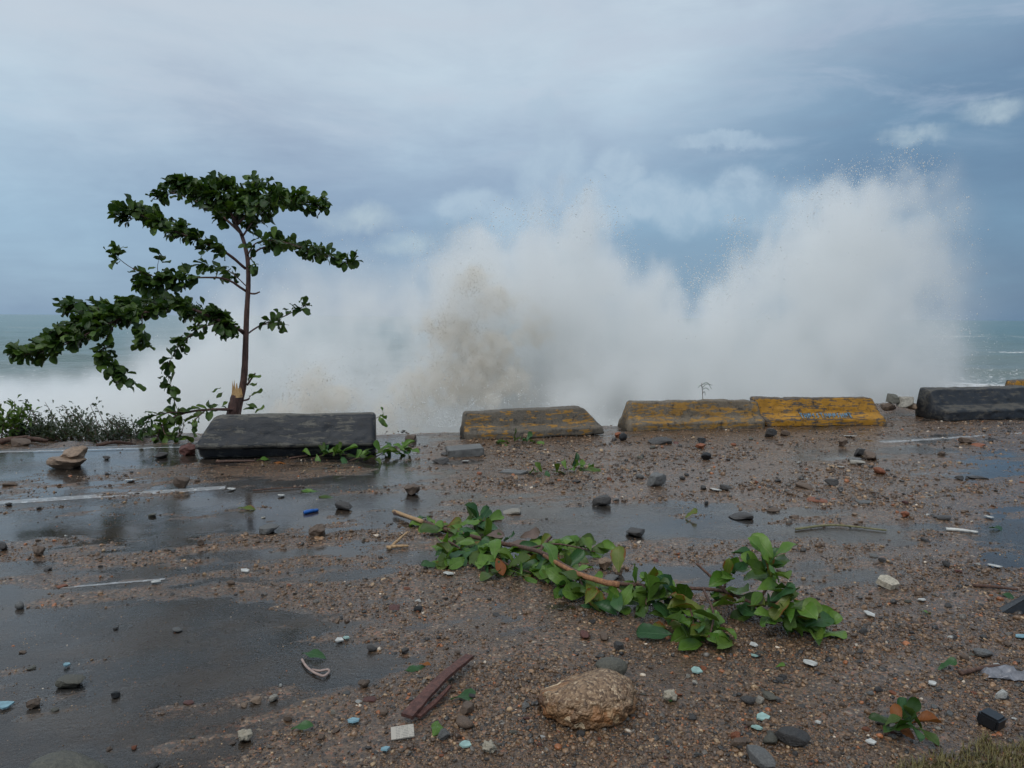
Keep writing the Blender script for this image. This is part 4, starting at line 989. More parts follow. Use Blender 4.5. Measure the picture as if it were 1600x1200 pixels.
# (branch polyline in photo pixels with depth offset, foliage half-thickness in pixels, leaf count, start fraction of leaves)
BR = [
 ([(378, 366, 0), (345, 335, .3), (310, 305, .5), (278, 280, .6)], 15, 90, .25, .030),
 ([(372, 352, 0), (345, 312, -.2), (305, 296, -.4), (270, 284, -.5)], 14, 80, .2, .024),
 ([(370, 350, 0), (372, 322, .2), (358, 298, .3), (330, 283, .4)], 16, 80, .15, .024),
 ([(372, 350, 0), (398, 325, -.3), (430, 308, -.5), (470, 318, -.6), (512, 322, -.5)], 13, 80, .12, .026),
 ([(380, 368, 0), (400, 340, .4), (430, 318, .7), (460, 312, .8)], 15, 60, .2, .022),
 ([(365, 345, 0), (380, 318, .1), (396, 300, 0), (410, 292, .2)], 18, 60, .1, .022),
 ([(340, 330, .3), (300, 312, .2), (262, 300, .3), (243, 308, .3)], 9, 26, .5, .014),
 ([(384, 420, 0), (350, 393, -.2), (300, 372, -.4), (250, 352, -.5), (215, 334, -.5), (182, 328, -.5)], 14, 105, .22, .030),
 ([(330, 383, -.3), (290, 360, .1), (255, 345, .2), (225, 330, .3)], 10, 34, .3, .014),
 ([(387, 408, 0), (408, 388, .3), (450, 384, .5), (500, 395, .6), (552, 415, .6)], 12, 72, .3, .022),
 ([(386, 400, 0), (400, 380, -.3), (430, 376, -.5), (470, 386, -.6), (515, 402, -.6)], 9, 34, .2, .016),
 ([(386, 456, 0), (352, 436, -.2), (305, 434, -.4), (260, 438, -.5), (222, 446, -.5)], 12, 66, .50, .026),
 ([(262, 438, -.5), (228, 428, -.6), (200, 415, -.6), (178, 395, -.6), (184, 384, -.6)], 9, 20, .25, .012),
 ([(250, 436, -.5), (246, 418, -.5), (250, 400, -.5)], 8, 5, .6, .008),
 ([(386, 448, 0), (360, 425, .2), (335, 418, .3), (312, 414, .4)], 8, 26, .25, .012),
 ([(388, 425, 0), (394, 418, -.2), (398, 416, -.3)], 7, 6, .5, .008),
 ([(384, 520, 0), (345, 502, -.3), (285, 480, -.5), (215, 490, -.7), (140, 500, -.8), (80, 530, -.9), (20, 556, -.9)], 15, 190, .06, .038),
 ([(300, 484, -.5), (240, 474, 0), (160, 482, .1), (95, 480, .2)], 13, 90, .2, .022),
 ([(200, 492, -.7), (140, 520, -1.0), (85, 545, -1.1), (30, 556, -1.1)], 14, 80, .1, .018),
 ([(250, 487, -.4), (170, 500, -.5), (110, 520, -.6), (60, 540, -.6)], 15, 80, .05, .014),
 ([(384, 522, 0), (345, 500, .3), (300, 478, .5), (265, 468, .6), (235, 478, .6)], 12, 50, .2, .018),
 ([(222, 490, -.7), (222, 515, -.8), (221, 545, -.8)], 12, 14, .35, .012),
 ([(185, 500, -.8), (168, 525, -.9), (162, 558, -.9), (178, 580, -.9), (202, 594, -.9)], 10, 34, .25, .012),
 ([(350, 503, -.3), (315, 512, -.5), (290, 530, -.6), (270, 555, -.6), (262, 585, -.6), (272, 615, -.6)], 7, 40, .2, .010),
 ([(382, 524, 0), (360, 508, -.2), (345, 512, -.3), (352, 525, -.4)], 9, 16, .5, .012),
 ([(386, 522, 0), (408, 508, .2), (440, 496, .3), (468, 482, .3), (480, 476, .3)], 9, 20, .35, .018),
 ([(408, 508, .2), (430, 505, .1), (452, 508, .1)], 6, 7, .4, .010),
]
LEAVES = []
for pl, th, cnt, f0, r0 in BR:
    pts = [tp(a, b_, c) for a, b_, c in pl]
    o, q = tube('branch', loc(pts), r0*.72, r0*.22, tree, M_bark, max(10, 5*len(pl)), 6, .10)
    q = [v + tree.location for v in q]; tw_ = th/FPX*TY
    cnt = int(cnt*(2.7 if th > 9 else 1.5))
    for i in range(cnt):
        # leaves stand in rosettes along the outer part of the branch
        ros = f0 + (1 - f0)*(math.floor(random.random()*max(4, cnt/6))/max(4, cnt/6)) + random.uniform(-.015, .015)
        u = min(max(ros, 0), .999)*(len(q) - 1); k = int(u); base = q[k].lerp(q[k + 1], u - k)
        tan = (q[k + 1] - q[k]).normalized()
        random.seed(hash((pl[0], round(ros*40))) & 0xffff); off = rnd_dir()*tw_*1.0*random.random()**.7
        random.seed(i*131 + cnt + int(pl[0][1])*7)
        off.z = off.z*.9 + tw_*.1; base = base + off + rnd_dir()*.03
        d = tan*.55 + rnd_dir()*.9 + Vector((-.35, 0, -.10)); up = Vector((random.gauss(0, .5), random.gauss(-.25, .5), 1))
        L = random.uniform(.10, .175)
        LEAVES.append((leaf_matrix(base, d, up, L, random.uniform(1.2, 1.6)), random.choice([M_leaf, M_leaf, M_leafdark, M_leafdark, M_leafolive]), L - .02*base.y))
random.seed(21)
LEAVES.sort(key=lambda t: -t[2])
for M, mat, _ in LEAVES[:300]: put_leaf(tree, M, mat)
cr = joined_leaves('crown', [(M, mat) for M, mat, _ in LEAVES[300:]], tree); cr['kind'] = 'stuff'
for (pts) in [[(386, 602), (394, 590), (399, 583)], [(378, 626), (388, 624), (391, 618)], [(388, 458), (398, 459), (406, 456)]]:
    tube('branch_stub', loc([tp(a, b_) for a, b_ in pts]), .016, .010, tree, M_bark, 6, 6)
for (a, b_, dx, dz) in [(389, 590, .5, .2), (390, 600, .6, -.2), (392, 617, .8, .1), (384, 632, .7, .05), (380, 640, .9, 0), (398, 644, .8, .2), (345, 606, -.9, -.2), (350, 612, -.4, -.6), (388, 596, .4, .6)]:
    put_leaf(tree, leaf_matrix(tp(a, b_, -.1), (dx, random.uniform(-.4, .2), dz), (random.gauss(0, .4), -.6, 1), random.uniform(.13, .18)), random.choice([M_leaf, M_leafolive]))

# drooping broken branch between the tree and the puddle
def branch_thing(name, main, subs, loc0, label, cat, mats, leaf_rng, r0, mat_b, follow=.5, dens_k=1.0, wide=(.85, 1.15), flat=False):
    """main: list of world points; subs: (points, leaf count, spread in metres, start)"""
    t = empty(name, loc0, label, cat)
    L0 = Vector(loc0)
    for pts, rr, cnt, sp, st, bias in subs:
        o, q = tube('stem' if pts is main else 'twig', [p - L0 for p in pts], rr, rr*.4, t, mat_b, max(8, 6*len(pts)), 7, .12)
        q = [v + L0 for v in q]
        cnt = int(cnt*dens_k)
        for i in range(cnt):
            u = (st + (1 - st)*((i + random.random())/cnt))*(len(q) - 1)*.999; k = int(u); b_ = q[k].lerp(q[k + 1], u - k); tan = (q[k + 1] - q[k]).normalized()
            off = rnd_dir()*sp*(1.25 if flat else 1)*random.random()
            if flat and bias[2] < .3: off.z *= .3; b_.z *= .75
            b_ = b_ + off
            d = tan*follow + rnd_dir() + Vector(bias); up = Vector((random.gauss(0, .45), random.gauss(-.45, .4), 1))
            if flat and bias[2] < .3: d.z *= .35
            L = random.uniform(*leaf_rng); g = max(hz(b_.x, b_.y), 0); b_.z = max(b_.z, g + .012)
            d = d.normalized(); tipz = b_.z + d.z*L
            if tipz < g + .01: d.z = (g + .015 + random.random()*.03 - b_.z)/L
            put_leaf(t, leaf_matrix(b_, d, up, L, random.uniform(*wide)), random.choice(mats))
    return t
Yd = 10.2
dm = [at(372, 640, 10.5), at(330, 640, Yd), at(290, 645, Yd - .1), at(255, 662, Yd - .3), at(245, 688, Yd - .4)]
branch_thing('broken_branch', dm, [(dm, .022, 40, .10, .1, (-.3, 0, -.2)), ([at(270, 615, 10.1), at(274, 632, 10.1), at(282, 650, 10.1)], .008, 10, .06, .1, (0, 0, -.2)),
             ([dm[2], at(262, 645, 9.9), at(236, 652, 9.9), at(226, 668, 9.8)], .012, 16, .07, .2, (-.3, 0, -.2)), ([dm[3], at(258, 678, 9.75), at(280, 684, 9.75)], .010, 18, .08, .1, (.1, 0, -.2)),
             ([at(320, 642, 10.2), at(306, 655, 9.9), at(300, 668, 9.9)], .01, 9, .06, .2, (0, 0, -.6))],
             dm[-1], 'drooping broken branch with green leaves left of the left black barrier', 'branch', [M_leaf, M_leafdark, M_leafolive], (.12, .19), .02, M_bark)

# leaf sprigs lying about
def sprig(px, py, wpx, cnt, label, mats, lr, hgt=.12, rz=0.0, dy=.0):
    c = G(px, py); c.z = max(hz(c.x, c.y), 0); s = mpp(px, py)*wpx/2; c.y += dy
    a = c + Vector((-s*math.cos(rz), -s*math.sin(rz)*.5, .015)); e = c + Vector((s*math.cos(rz), s*math.sin(rz)*.5, hgt*.4)); m = c + Vector((0, .03, hgt*.5))
    pts = [a, m, e]
    return branch_thing('leaf_sprig', pts, [(pts, .006, cnt, max(.03, hgt*.45), .05, (0, -.1, .1))], c, label, 'sprig', mats, lr, .006, M_twig, .3)
FR = [M_leaffresh, M_leaffresh, M_leaffresh2, M_leaf, M_leafolive]
sprig(520, 716, 60, 15, 'green leaf sprig heaped against the front of the left black barrier', FR, (.13, .2), .14, 0, -.1)
sprig(566, 720, 36, 7, 'pale green leaf sprig at the right foot of the left black barrier', [M_leaffresh, M_leafolive], (.12, .18), .10, 0, -.08)
sprig(614, 714, 56, 22, 'bushy green leaf sprig just right of the left black barrier', FR, (.13, .19), .20, .5)
sprig(808, 694, 70, 13, 'green leaf sprig lying at the foot of the patchy yellow barrier', FR, (.11, .17), .06, 0, -.05)
sprig(902, 738, 44, 9, 'bright leaf sprig with upright leaves in the middle gravel', FR, (.12, .17), .07)
sprig(850, 744, 50, 6, 'flat sprig of narrow leaves beside the thin grey slab', FR, (.12, .18), .03)
sprig(1412, 1158, 60, 14, 'small green and brown sprig in the gravel at the bottom right', [M_leaffresh2, M_leafdark, M_leafolive, M_leafrust], (.07, .12), .08)
p = at(597, 652, 9.4)
branch_thing('leaf_sprig', None, [([at(580, 658, 9.4), at(590, 652, 9.4), at(597, 650, 9.4)], .006, 5, .03, .6, (.3, -.1, -.1))], at(580, 658, 9.4), 'single leaf tuft poking out behind the right end of the left black barrier', 'sprig', [M_leaf, M_leaffresh], (.12, .16), .006, M_twig)

# the big fallen branch across the road
def gp(px, py, z): p = G(px, py, z); return p
main = [gp(617, 801, .03), gp(660, 815, .04), gp(705, 830, .04), gp(780, 848, .06), gp(842, 862, .13), gp(885, 886, .16), gp(925, 905, .15), gp(968, 912, .14), gp(1040, 918, .12), gp(1120, 922, .12), gp(1165, 938, .10), gp(1225, 970, .06), gp(1278, 992, .03)]
mx_ = [M_leaffresh, M_leaffresh2, M_leaffresh, M_leaf, M_leafolive, M_leaffresh, M_leaf]
big = [M_leaffresh, M_leaffresh, M_leafolive, M_leaffresh2, M_leafyel]
subs = [(main, .019, 44, .10, .05, (0, -.2, .1)),
 ([gp(680, 825, .06), gp(730, 816, .05), gp(775, 812, .04)], .008, 28, .10, .0, (0, 0, .1)),
 ([gp(700, 845, .05), gp(720, 860, .05), gp(700, 880, .03)], .007, 34, .12, .0, (-.2, -.2, .1)),
 ([gp(760, 850, .06), gp(790, 880, .05), gp(830, 895, .04)], .009, 42, .13, .0, (0, -.2, .1)),
 ([gp(820, 858, .10), gp(870, 850, .08), gp(930, 862, .05)], .009, 28, .11, .1, (.1, .2, .1)),
 ([gp(850, 870, .08), gp(900, 905, .05), gp(870, 918, .04)], .008, 24, .12, .0, (0, -.2, .1)),
 ([gp(905, 895, .07), gp(930, 925, .06), gp(945, 948, .04)], .008, 12, .08, .2, (0, -.2, .1)),
 ([gp(968, 912, .07), gp(1005, 915, .16), gp(1010, 945, .10)], .010, 18, .10, .2, (0, -.2, .4)),
 ([gp(1040, 918, .09), gp(1075, 945, .12), gp(1085, 985, .07)], .010, 24, .12, .1, (0, -.3, .25)),
 ([gp(1100, 922, .12), gp(1115, 960, .10), gp(1105, 1005, .04)], .009, 16, .10, .2, (0, -.3, .1)),
 ([gp(1130, 926, .12), gp(1135, 905, .20), gp(1140, 893, .26)], .008, 7, .03, .6, (.1, -.2, .5)),
 ([gp(1180, 945, .10), gp(1200, 915, .22), gp(1208, 885, .34)], .010, 13, .06, .65, (.1, -.1, .55)),
 ([gp(1185, 945, .10), gp(1210, 940, .18), gp(1225, 955, .16)], .010, 20, .10, .2, (.1, -.3, .4)),
 ([gp(1220, 965, .07), gp(1245, 965, .10), gp(1272, 965, .10)], .008, 12, .06, .2, (.4, -.1, .1)),
]
fb = branch_thing('fallen_branch', main, subs, gp(950, 915, 0), 'large fallen branch with green leaves lying across the wet road', 'branch', mx_ + big, (.11, .20), .02, M_twig, .35, 1.05, (1.0, 1.35), True)
L0 = fb.location
tube('stripped_wood', [gp(968, 914, .15) - L0, gp(935, 907, .16) - L0, gp(895, 893, .165) - L0, gp(850, 868, .15) - L0], .020, .012, fb, M_orange_wood, 10, 7, .15)
tube('stripped_wood', [gp(615, 799, .035) - L0, gp(635, 806, .045) - L0, gp(660, 815, .055) - L0], .016, .016, fb, M_straw, 8, 7, .1)
tube('twig', [gp(1140, 930, .12) - L0, gp(1115, 905, .19) - L0, gp(1088, 880, .26) - L0], .010, .007, fb, M_twig, 10, 7, .1)
tube('twig', [gp(842, 862, .10) - L0, gp(855, 845, .14) - L0, gp(862, 838, .17) - L0], .012, .008, fb, M_twig, 8, 7, .1)
tube('twig', [gp(905, 900, .06) - L0, gp(915, 925, .04) - L0, gp(950, 940, .02) - L0], .010, .006, fb, M_twig, 8, 7, .1)
for (px, py, d, L, mat) in [(795, 846, (1, -.3, -.1), .22, M_leafbrown), (812, 838, (1, -.2, .1), .16, M_leafbrown), (776, 872, (.2, -.6, -.4), .15, M_leafrust), (760, 838, (1, .2, .1), .14, M_leafbrown), (868, 868, (.2, -.3, -.5), .1, M_leafrust)]:
    p = gp(px, py, .10); put_leaf(fb, leaf_matrix(p, d, (0, -.8, .7), L, 1.1), mat)

# single leaves
def leaf_thing(px, py, L, rz, mat, label, tilt=.12):
    p = gz(G(px, py)); p.z += .012; o = link('fallen_leaf', leaf_mesh(mat)); o.matrix_local = leaf_matrix(p, (math.cos(rz), math.sin(rz), tilt), (random.gauss(0, .15), random.gauss(-.25, .1), 1), L)
    return tag(o, label, 'leaf')
leaf_thing(705, 1100, .17, R(25), M_leaffresh2, 'broad dark green leaf lying right of the red-brown board', .15)
leaf_thing(676, 1158, .11, R(80), M_leaffresh, 'small light green leaf at the lower end of the red-brown board', .2)
leaf_thing(632, 1052, .11, R(30), M_leaffresh2, 'green leaf above the red-brown board', .1)
leaf_thing(655, 1042, .06, R(-10), M_leafrust, 'little orange leaf touching the green one above the board', .1)
leaf_thing(472, 1026, .12, R(-20), M_leaffresh2, 'curled green leaf at the head of the pinkish cord', .35)
leaf_thing(455, 1146, .09, R(10), M_leaffresh2, 'dark green scrap of leaf in the lower left gravel', .2)
leaf_thing(1464, 1052, .10, R(8), M_leaffresh2, 'flat green leaf alone in the right gravel', .05)
leaf_thing(1212, 1050, .05, R(10), M_leaffresh, 'small bright green leaf scrap in the right gravel', .1)
leaf_thing(1143, 868, .16, R(-4), M_leaffresh2, 'long dark leaf on the wet ground above the fallen branch', .03)
leaf_thing(1070, 810, .12, R(15), M_leafyel, 'yellow-green leaf at the edge of the middle puddle', .2)
leaf_thing(470, 768, .20, R(8), M_leaffresh, 'green leaf on a thin stalk in the water below the left barrier', .1)
leaf_thing(498, 777, .20, R(4), M_leafolive, 'olive leaf lying in the water below the left barrier', .05)
leaf_thing(372, 797, .15, R(5), M_leafyel, 'yellow sliver of leaf floating left of the blue plastic strip', .0)
leaf_thing(1546, 828, .20, R(5), M_leaffresh2, 'dark green leaf right of the long white splinter', .03)
leaf_thing(1560, 935, .10, R(-20), M_leaffresh2, 'green leaf near the black wedge at the right edge', .1)
leaf_thing(1438, 962, .06, R(0), M_leaffresh, 'little green leaf right of the white shell splinter', .1)
leaf_thing(402, 722, .16, R(40), M_leaffresh, 'bright green leaf in front of the middle of the left barrier', .3)
leaf_thing(428, 724, .18, R(0), M_leafrust, 'rust-coloured leaf in front of the left black barrier', .1)
leaf_thing(905, 948, .13, R(-10), M_leaffresh2, 'flat green leaf just below the fallen branch middle', .05)
leaf_thing(1010, 992, .12, R(10), M_leafyel, 'olive-yellow leaf below the fallen branch', .1)
leaf_thing(1045, 1104, .08, R(60), M_leaffresh2, 'green leaf scrap beside the white coral lump', .2)

# ------------------------------------------------------------------ sticks, board, tiles, plastic
def stick(px0, py0, px1, py1, r, mat, label, name='stick', z0=.012, z1=.012, bend=0.0, cat='stick'):
    a, c = gz(G(px0, py0)), gz(G(px1, py1)); a.z += z0; c.z += z1; m = a.lerp(c, .5) + Vector((0, bend, .004))
    o, q = tube(name, [Vector((0, 0, 0)), m - a, c - a], r, r*.7, None, mat, 14, 6, .15); o.location = a
    return tag(o, label, cat)
stick(604, 858, 638, 857, .014, M_straw, 'straw-coloured stick lying flat left of the fallen branch')
stick(608, 860, 637, 842, .012, M_straw, 'second straw stick crossing the flat one left of the fallen branch', z1=.05)
stick(735, 812, 784, 811, .022, M_straw, 'pale split wood piece above the fallen branch')
stick(1243, 829, 1385, 831, .010, M_reed, 'long thin olive reed lying across the right puddle', bend=.12, cat='reed')
stick(1478, 829, 1528, 834, .016, M_white, 'long white splinter on the right', name='splinter', cat='splinter')
stick(395, 768, 470, 763, .008, M_twig, 'thin dark twig leading to the green leaf below the left barrier', cat='twig')
stick(338, 723, 398, 722, .018, M_twig, 'brown stick along the foot of the left black barrier')
stick(452, 718, 480, 714, .014, M_twig, 'short brown stick leaning by the left barrier leaves')
stick(1270, 1000, 1300, 996, .008, M_twig, 'thin twig end right of the fallen branch', cat='twig')
stick(1500, 1060, 1560, 1048, .012, M_twig, 'dark stick in the gravel near the right edge')
stick(1520, 920, 1590, 926, .012, M_twig, 'dark thin stick above the black wedge')
stick(475, 803, 497, 799, .020, M_bluep, 'bright blue plastic strip in the water below the left barrier', name='plastic_strip', cat='plastic')
# the split red-brown board
t0, t1 = gz(G(636, 1132)), gz(G(734, 1043)); t0.z += .03; t1.z += .05
brd = empty('broken_board', t0, 'split red-brown wooden board lying diagonally at the bottom', 'board')
def plank(name, pts, w0, w1, th, parent, mat):
    q = spline(pts, 14); V = []; F = []
    for i, p in enumerate(q):
        tn = (q[min(i + 1, 14)] - q[max(i - 1, 0)]).normalized(); sd = tn.cross(Vector((0, 0, 1))).normalized(); up_ = sd.cross(tn); ww = (w0 + (w1 - w0)*i/14)*random.uniform(.9, 1.1)/2
        for a, c in ((-1, -1), (1, -1), (1, 1), (-1, 1)): V.append(tuple(p + sd*ww*a + up_*th*c/2))
    for i in range(14):
        for k in range(4): F.append((i*4 + k, i*4 + (k + 1) % 4, (i + 1)*4 + (k + 1) % 4, (i + 1)*4 + k))
    F += [(3, 2, 1, 0), (56, 57, 58, 59)]
    me = bpy.data.meshes.new(name); me.from_pydata(V, [], F); me.update(); return link(name, me, parent, mat)
d = t1 - t0; sd = d.cross(Vector((0, 0, 1))).normalized()
plank('plank', [Vector((0, 0, 0)), d*.5 + Vector((0, 0, .02)), d], .055, .042, .016, brd, M_plank)
plank('splinter', [d*.06 + sd*.03 - Vector((0, 0, .012)), d*.28 + sd*.045 - Vector((0, 0, .01)), d*.50 + sd*.05], .030, .012, .012, brd, M_plank)
# flat chips
def chip(px, py, wpx, mat, label, cat, name, th=.006, tilt=(.15, .1), asp=.6, seed=None):
    r = random.Random(seed or int(px*7 + py)); s = mpp(px, py)*wpx/2; bm = bmesh.new(); nn_ = r.randint(5, 7); vs = []
    for i in range(nn_):
        an = 2*math.pi*(i + r.uniform(-.25, .25))/nn_; rr = s*r.uniform(.75, 1.1); vs.append(bm.verts.new((math.cos(an)*rr, math.sin(an)*rr*asp*1.4, 0)))
    f = bm.faces.new(vs); ex = bmesh.ops.extrude_face_region(bm, geom=[f])
    for v in ex['geom']:
        if isinstance(v, bmesh.types.BMVert): v.co.z += th; v.co.x *= .96; v.co.y *= .96
    bmesh.ops.recalc_face_normals(bm, faces=bm.faces[:]); me = bpy.data.meshes.new(name); bm.to_mesh(me); bm.free()
    o = link(name, me, None, mat); o.location = gz(G(px, py)) + Vector((0, 0, .008 + s*.12)); o.rotation_euler = (tilt[0], tilt[1], r.uniform(0, 3.1)); return tag(o, label, cat)
for a in [(553, 1133, 26, M_blue, 'light blue tile shard left of the printed card', 'tile shard'), (602, 1177, 18, M_blue, 'sky blue tile chip below the printed card', 'tile shard'),
          (727, 1172, 22, M_teal, 'pale teal tile chip below the rounded brown stone', 'tile shard'), (1191, 1131, 28, M_teal, 'largest pale teal tile shard left of the small sprig', 'tile shard'),
          (1182, 1146, 20, M_teal, 'small pale teal chip just below the largest teal shard', 'tile shard'), (1088, 1056, 24, M_teal, 'pale teal tile chip right of the smooth oval cobble', 'tile shard'),
          (8, 1106, 26, M_blue, 'pale blue tile shard at the bottom left edge', 'tile shard'), (1597, 1000, 26, M_blue, 'bright blue tile shard cut by the right edge', 'tile shard'),
          (104, 1042, 14, M_blue, 'tiny blue chip in the lower left puddle', 'tile shard'), (1178, 1031, 14, M_teal, 'tiny teal chip below the right part of the fallen branch', 'tile shard'),
          (1266, 1044, 28, M_white, 'white curled plastic scrap in the right gravel', 'plastic scrap'), (1178, 1014, 18, M_white, 'white square chip below the fallen branch', 'chip'),
          (1358, 966, 26, M_white, 'white shell splinter right of the fallen branch', 'shell'), (1456, 1076, 16, M_white, 'white shell in the gravel left of the white pointed stone', 'shell'),
          (1118, 768, 22, M_white, 'white shell in the middle gravel band', 'shell'), (1314, 733, 17, M_white, 'white shell left of the stone heap', 'shell'),
          (1328, 684, 20, M_white, 'white chip below the bright yellow barrier', 'chip'), (1555, 888, 24, M_white, 'white chip in the gravel above the black wedge', 'chip'),
          (1545, 810, 20, M_white, 'white chip above the dark leaf on the right', 'chip'), (1440, 943, 16, M_white, 'white shell fragment right of the pale slab fragment', 'shell'),
          (530, 1003, 16, M_white, 'white shard right of the curled leaf', 'shard'), (541, 1000, 14, M_teal, 'teal shard beside the white one above the curled leaf', 'shard'),
          (383, 895, 16, M_white, 'white chip right of the short line remnant', 'chip'), (362, 766, 16, M_white, 'white chip at the end of the white edge line', 'chip'),
          (243, 912, 18, M_white, 'white chip below the short line remnant', 'chip'), (205, 752, 22, M_white, 'white sliver behind the white edge line', 'chip'),
          (701, 900, 22, M_white, 'white crumpled scrap left of the fallen branch leaves', 'scrap'), (1360, 1168, 18, M_white, 'white chip right of the big dark grey rock', 'chip'),
          (1278, 1136, 12, M_white, 'tiny white square right of the largest teal shard', 'chip'), (727, 722, 14, M_white, 'white chip just below the grey concrete slab', 'chip'),
          (440, 776, 14, M_white, 'white chip in the water right of the edge line', 'chip')]:
    chip(a[0], a[1], a[2], a[3], a[4], a[5], a[5].replace(' ', '_'))
chip(1386, 918, 40, M_cream, 'pale slab fragment at the edge of the right puddle', 'fragment', 'slab_fragment', .035, (.3, .1), .6, 5)
# white coral lumps
for (px, py, w_, lb) in [(383, 1156, 26, 'whitish coral lump in the lower left gravel'), (1047, 1098, 26, 'white coral lump right of the large conglomerate rock'), (765, 1178, 26, 'pale coral piece below the large conglomerate rock')]:
    me = rock_mesh('coral', int(px), 4, .8, 3, .7); me.materials.clear(); me.materials.append(M_cream); s = mpp(px, py)*w_
    o = link('coral_lump', me); o.location = gz(G(px, py), .004); o.scale = (s, s, s); tag(o, lb, 'coral')
# printed card: a pale card with a dark rule pattern too small to read
def mat_card():
    m, n_ = new_mat('printed_card'); oc = n_.node('ShaderNodeTexCoord').outputs['Object']
    s_ = n_.node('ShaderNodeSeparateXYZ', {'Vector': oc}).outputs
    ln = n_.smooth(n_.math('SINE', n_.math('MULTIPLY', s_[1], 760.0)), .1, .5); wd = n_.smooth(n_.noise(n_.mapping(oc, (1, .25, 1)), 160, 2), .44, .5)
    pr = n_.math('MULTIPLY', ln, wd); mar = n_.smooth(s_[0], -.028, -.026)
    finish(n_, Base_Color=n_.mix(n_.math('MULTIPLY', pr, n_.math('MULTIPLY', mar, .7)), (.42, .38, .32), (.12, .11, .10)), Roughness=.5); return m
bm = bmesh.new(); bmesh.ops.create_cube(bm, size=1); bmesh.ops.scale(bm, vec=(.092, .066, .005), verts=bm.verts); me = bpy.data.meshes.new('card'); bm.to_mesh(me); bm.free()
o = link('printed_card', me, None, mat_card()); o.location = gz(G(629, 1152)) + Vector((0, 0, .018)); o.rotation_euler = (R(14), R(-4), R(10)); tag(o, 'small pale printed card under the lower end of the red-brown board', 'card')
# black block and wedge
bm = bmesh.new(); bmesh.ops.create_cube(bm, size=1); bmesh.ops.scale(bm, vec=(.085, .08, .055), verts=bm.verts); bmesh.ops.bevel(bm, geom=bm.edges[:], offset=.008, segments=2, affect='EDGES')
me = bpy.data.meshes.new('block'); bm.to_mesh(me); bm.free(); o = link('black_block', me, None, M_blackp); o.location = gz(G(1553, 1142)) + Vector((0, .02, .026)); o.rotation_euler = (R(8), R(4), R(35)); tag(o, 'black cube-like block in the gravel near the bottom right', 'block')
bm = bmesh.new(); pr = [(-.09, -.03, 0), (.07, -.05, 0), (.09, .05, 0), (-.06, .05, 0), (.075, -.02, .10), (.085, .03, .10)]; vs = [bm.verts.new(p) for p in pr]
for f in ((3, 2, 1, 0), (0, 1, 4), (1, 2, 5, 4), (2, 3, 5), (3, 0, 4, 5)): bm.faces.new([vs[i] for i in f])
bmesh.ops.bevel(bm, geom=bm.edges[:], offset=.006, segments=2, affect='EDGES'); me = bpy.data.meshes.new('wedge'); bm.to_mesh(me); bm.free(); o = link('black_wedge', me, None, M_blackp); o.location = gz(G(1583, 958)); tag(o, 'black plastic wedge in the gravel near the right edge', 'wedge')
# clear crumpled film by the right edge
bm = bmesh.new(); bmesh.ops.create_grid(bm, x_segments=14, y_segments=8, size=.5)
for v in bm.verts:
    a = np.array([v.co.x*6]), np.array([v.co.y*6]), np.array([0.])
    v.co = Vector((v.co.x*.22, v.co.y*.09 + .02*float(vnoise(*a, 1)[0]), .02 + .05*float(fbm(*a, 3)[0])))
me = bpy.data.meshes.new('film'); bm.to_mesh(me); bm.free(); me.polygons.foreach_set('use_smooth', np.full(len(me.polygons), True)); o = link('plastic_film', me, None, M_steel); o.location = gz(G(1572, 1062)); o.rotation_euler = (0, 0, R(-12))
sol = o.modifiers.new('thickness', 'SOLIDIFY'); sol.thickness = .002; tag(o, 'crumpled grey plastic film in the gravel at the right edge', 'plastic film')
# pinkish cord
pts = [gz(G(a, b_)) + Vector((0, 0, .012)) for a, b_ in [(472, 1034), (478, 1044), (490, 1054), (505, 1060), (514, 1054), (512, 1050), (500, 1052), (488, 1050)]]
o, q = tube('cord', [p - pts[0] for p in pts], .006, .006, None, M_string, 40, 6, .1); o.location = pts[0]; tag(o, 'pinkish looped cord trailing from the curled green leaf', 'cord')

# ------------------------------------------------------------------ scrub on the left bank, twig plant, driftwood
M_scrub = mat_leaf('scrub_leaf', (.040, .056, .030), (.072, .092, .050), (.07, .09, .05)); M_scrubgrey = mat_leaf('mist_tinted_scrub_leaf', (.045, .066, .040), (.080, .105, .065), (.1, .12, .1))  # mist over the scrub is put into these greyed leaf colours
def shrub(px, py, Yb, wpx, hpx, nst, nlf, lsize, mat, label, lean=-.2):
    s = Yb/FPX; p = at(px, py, Yb); z0 = hz(p.x, Yb) - .03; t = empty('shrub', (p.x, Yb, z0), label, 'shrub', 'shrubs on the bank at the left'); lv = []
    bmv, bmf = [], []
    for i in range(nst):
        a = Vector((random.uniform(-.5, .5)*wpx*s*.5, random.uniform(-.25, .25), 0)); H_ = hpx*s*random.uniform(.35, .95); e = a + Vector((lean*H_ + random.uniform(-.35, .35)*wpx*s*.5, random.uniform(-.3, .3), H_))
        m = a.lerp(e, .5) + Vector((random.uniform(-.05, .05), 0, .03)); q = spline([a, m, e], 7); V, F = tube_np(q, [.010 - .001*k for k in range(8)], 5); bb = len(bmv); bmv += [tuple(v) for v in V]; bmf += [tuple(k + bb for k in f) for f in F]
        for j in range(int(nlf*.62)):
            u = random.uniform(.25, 1)*6.99; k = int(u); b_ = q[k].lerp(q[k + 1], u - k) + rnd_dir()*random.uniform(0, .11)
            lv.append((leaf_matrix(b_ + t.location, rnd_dir() + Vector((lean, 0, .3)), (0, 0, 1), lsize*random.uniform(.6, 1.2)), mat))
    me = bpy.data.meshes.new('stems'); me.from_pydata(bmv, [], bmf); me.update(); link('stem', me, t, M_twig)
    f = joined_leaves('foliage', lv, t); f['kind'] = 'stuff'; return t
shrub(10, 690, 10.4, 60, 72, 12, 34, .11, M_leaf, 'green leafy shrub at the far left edge of the bank', .1)
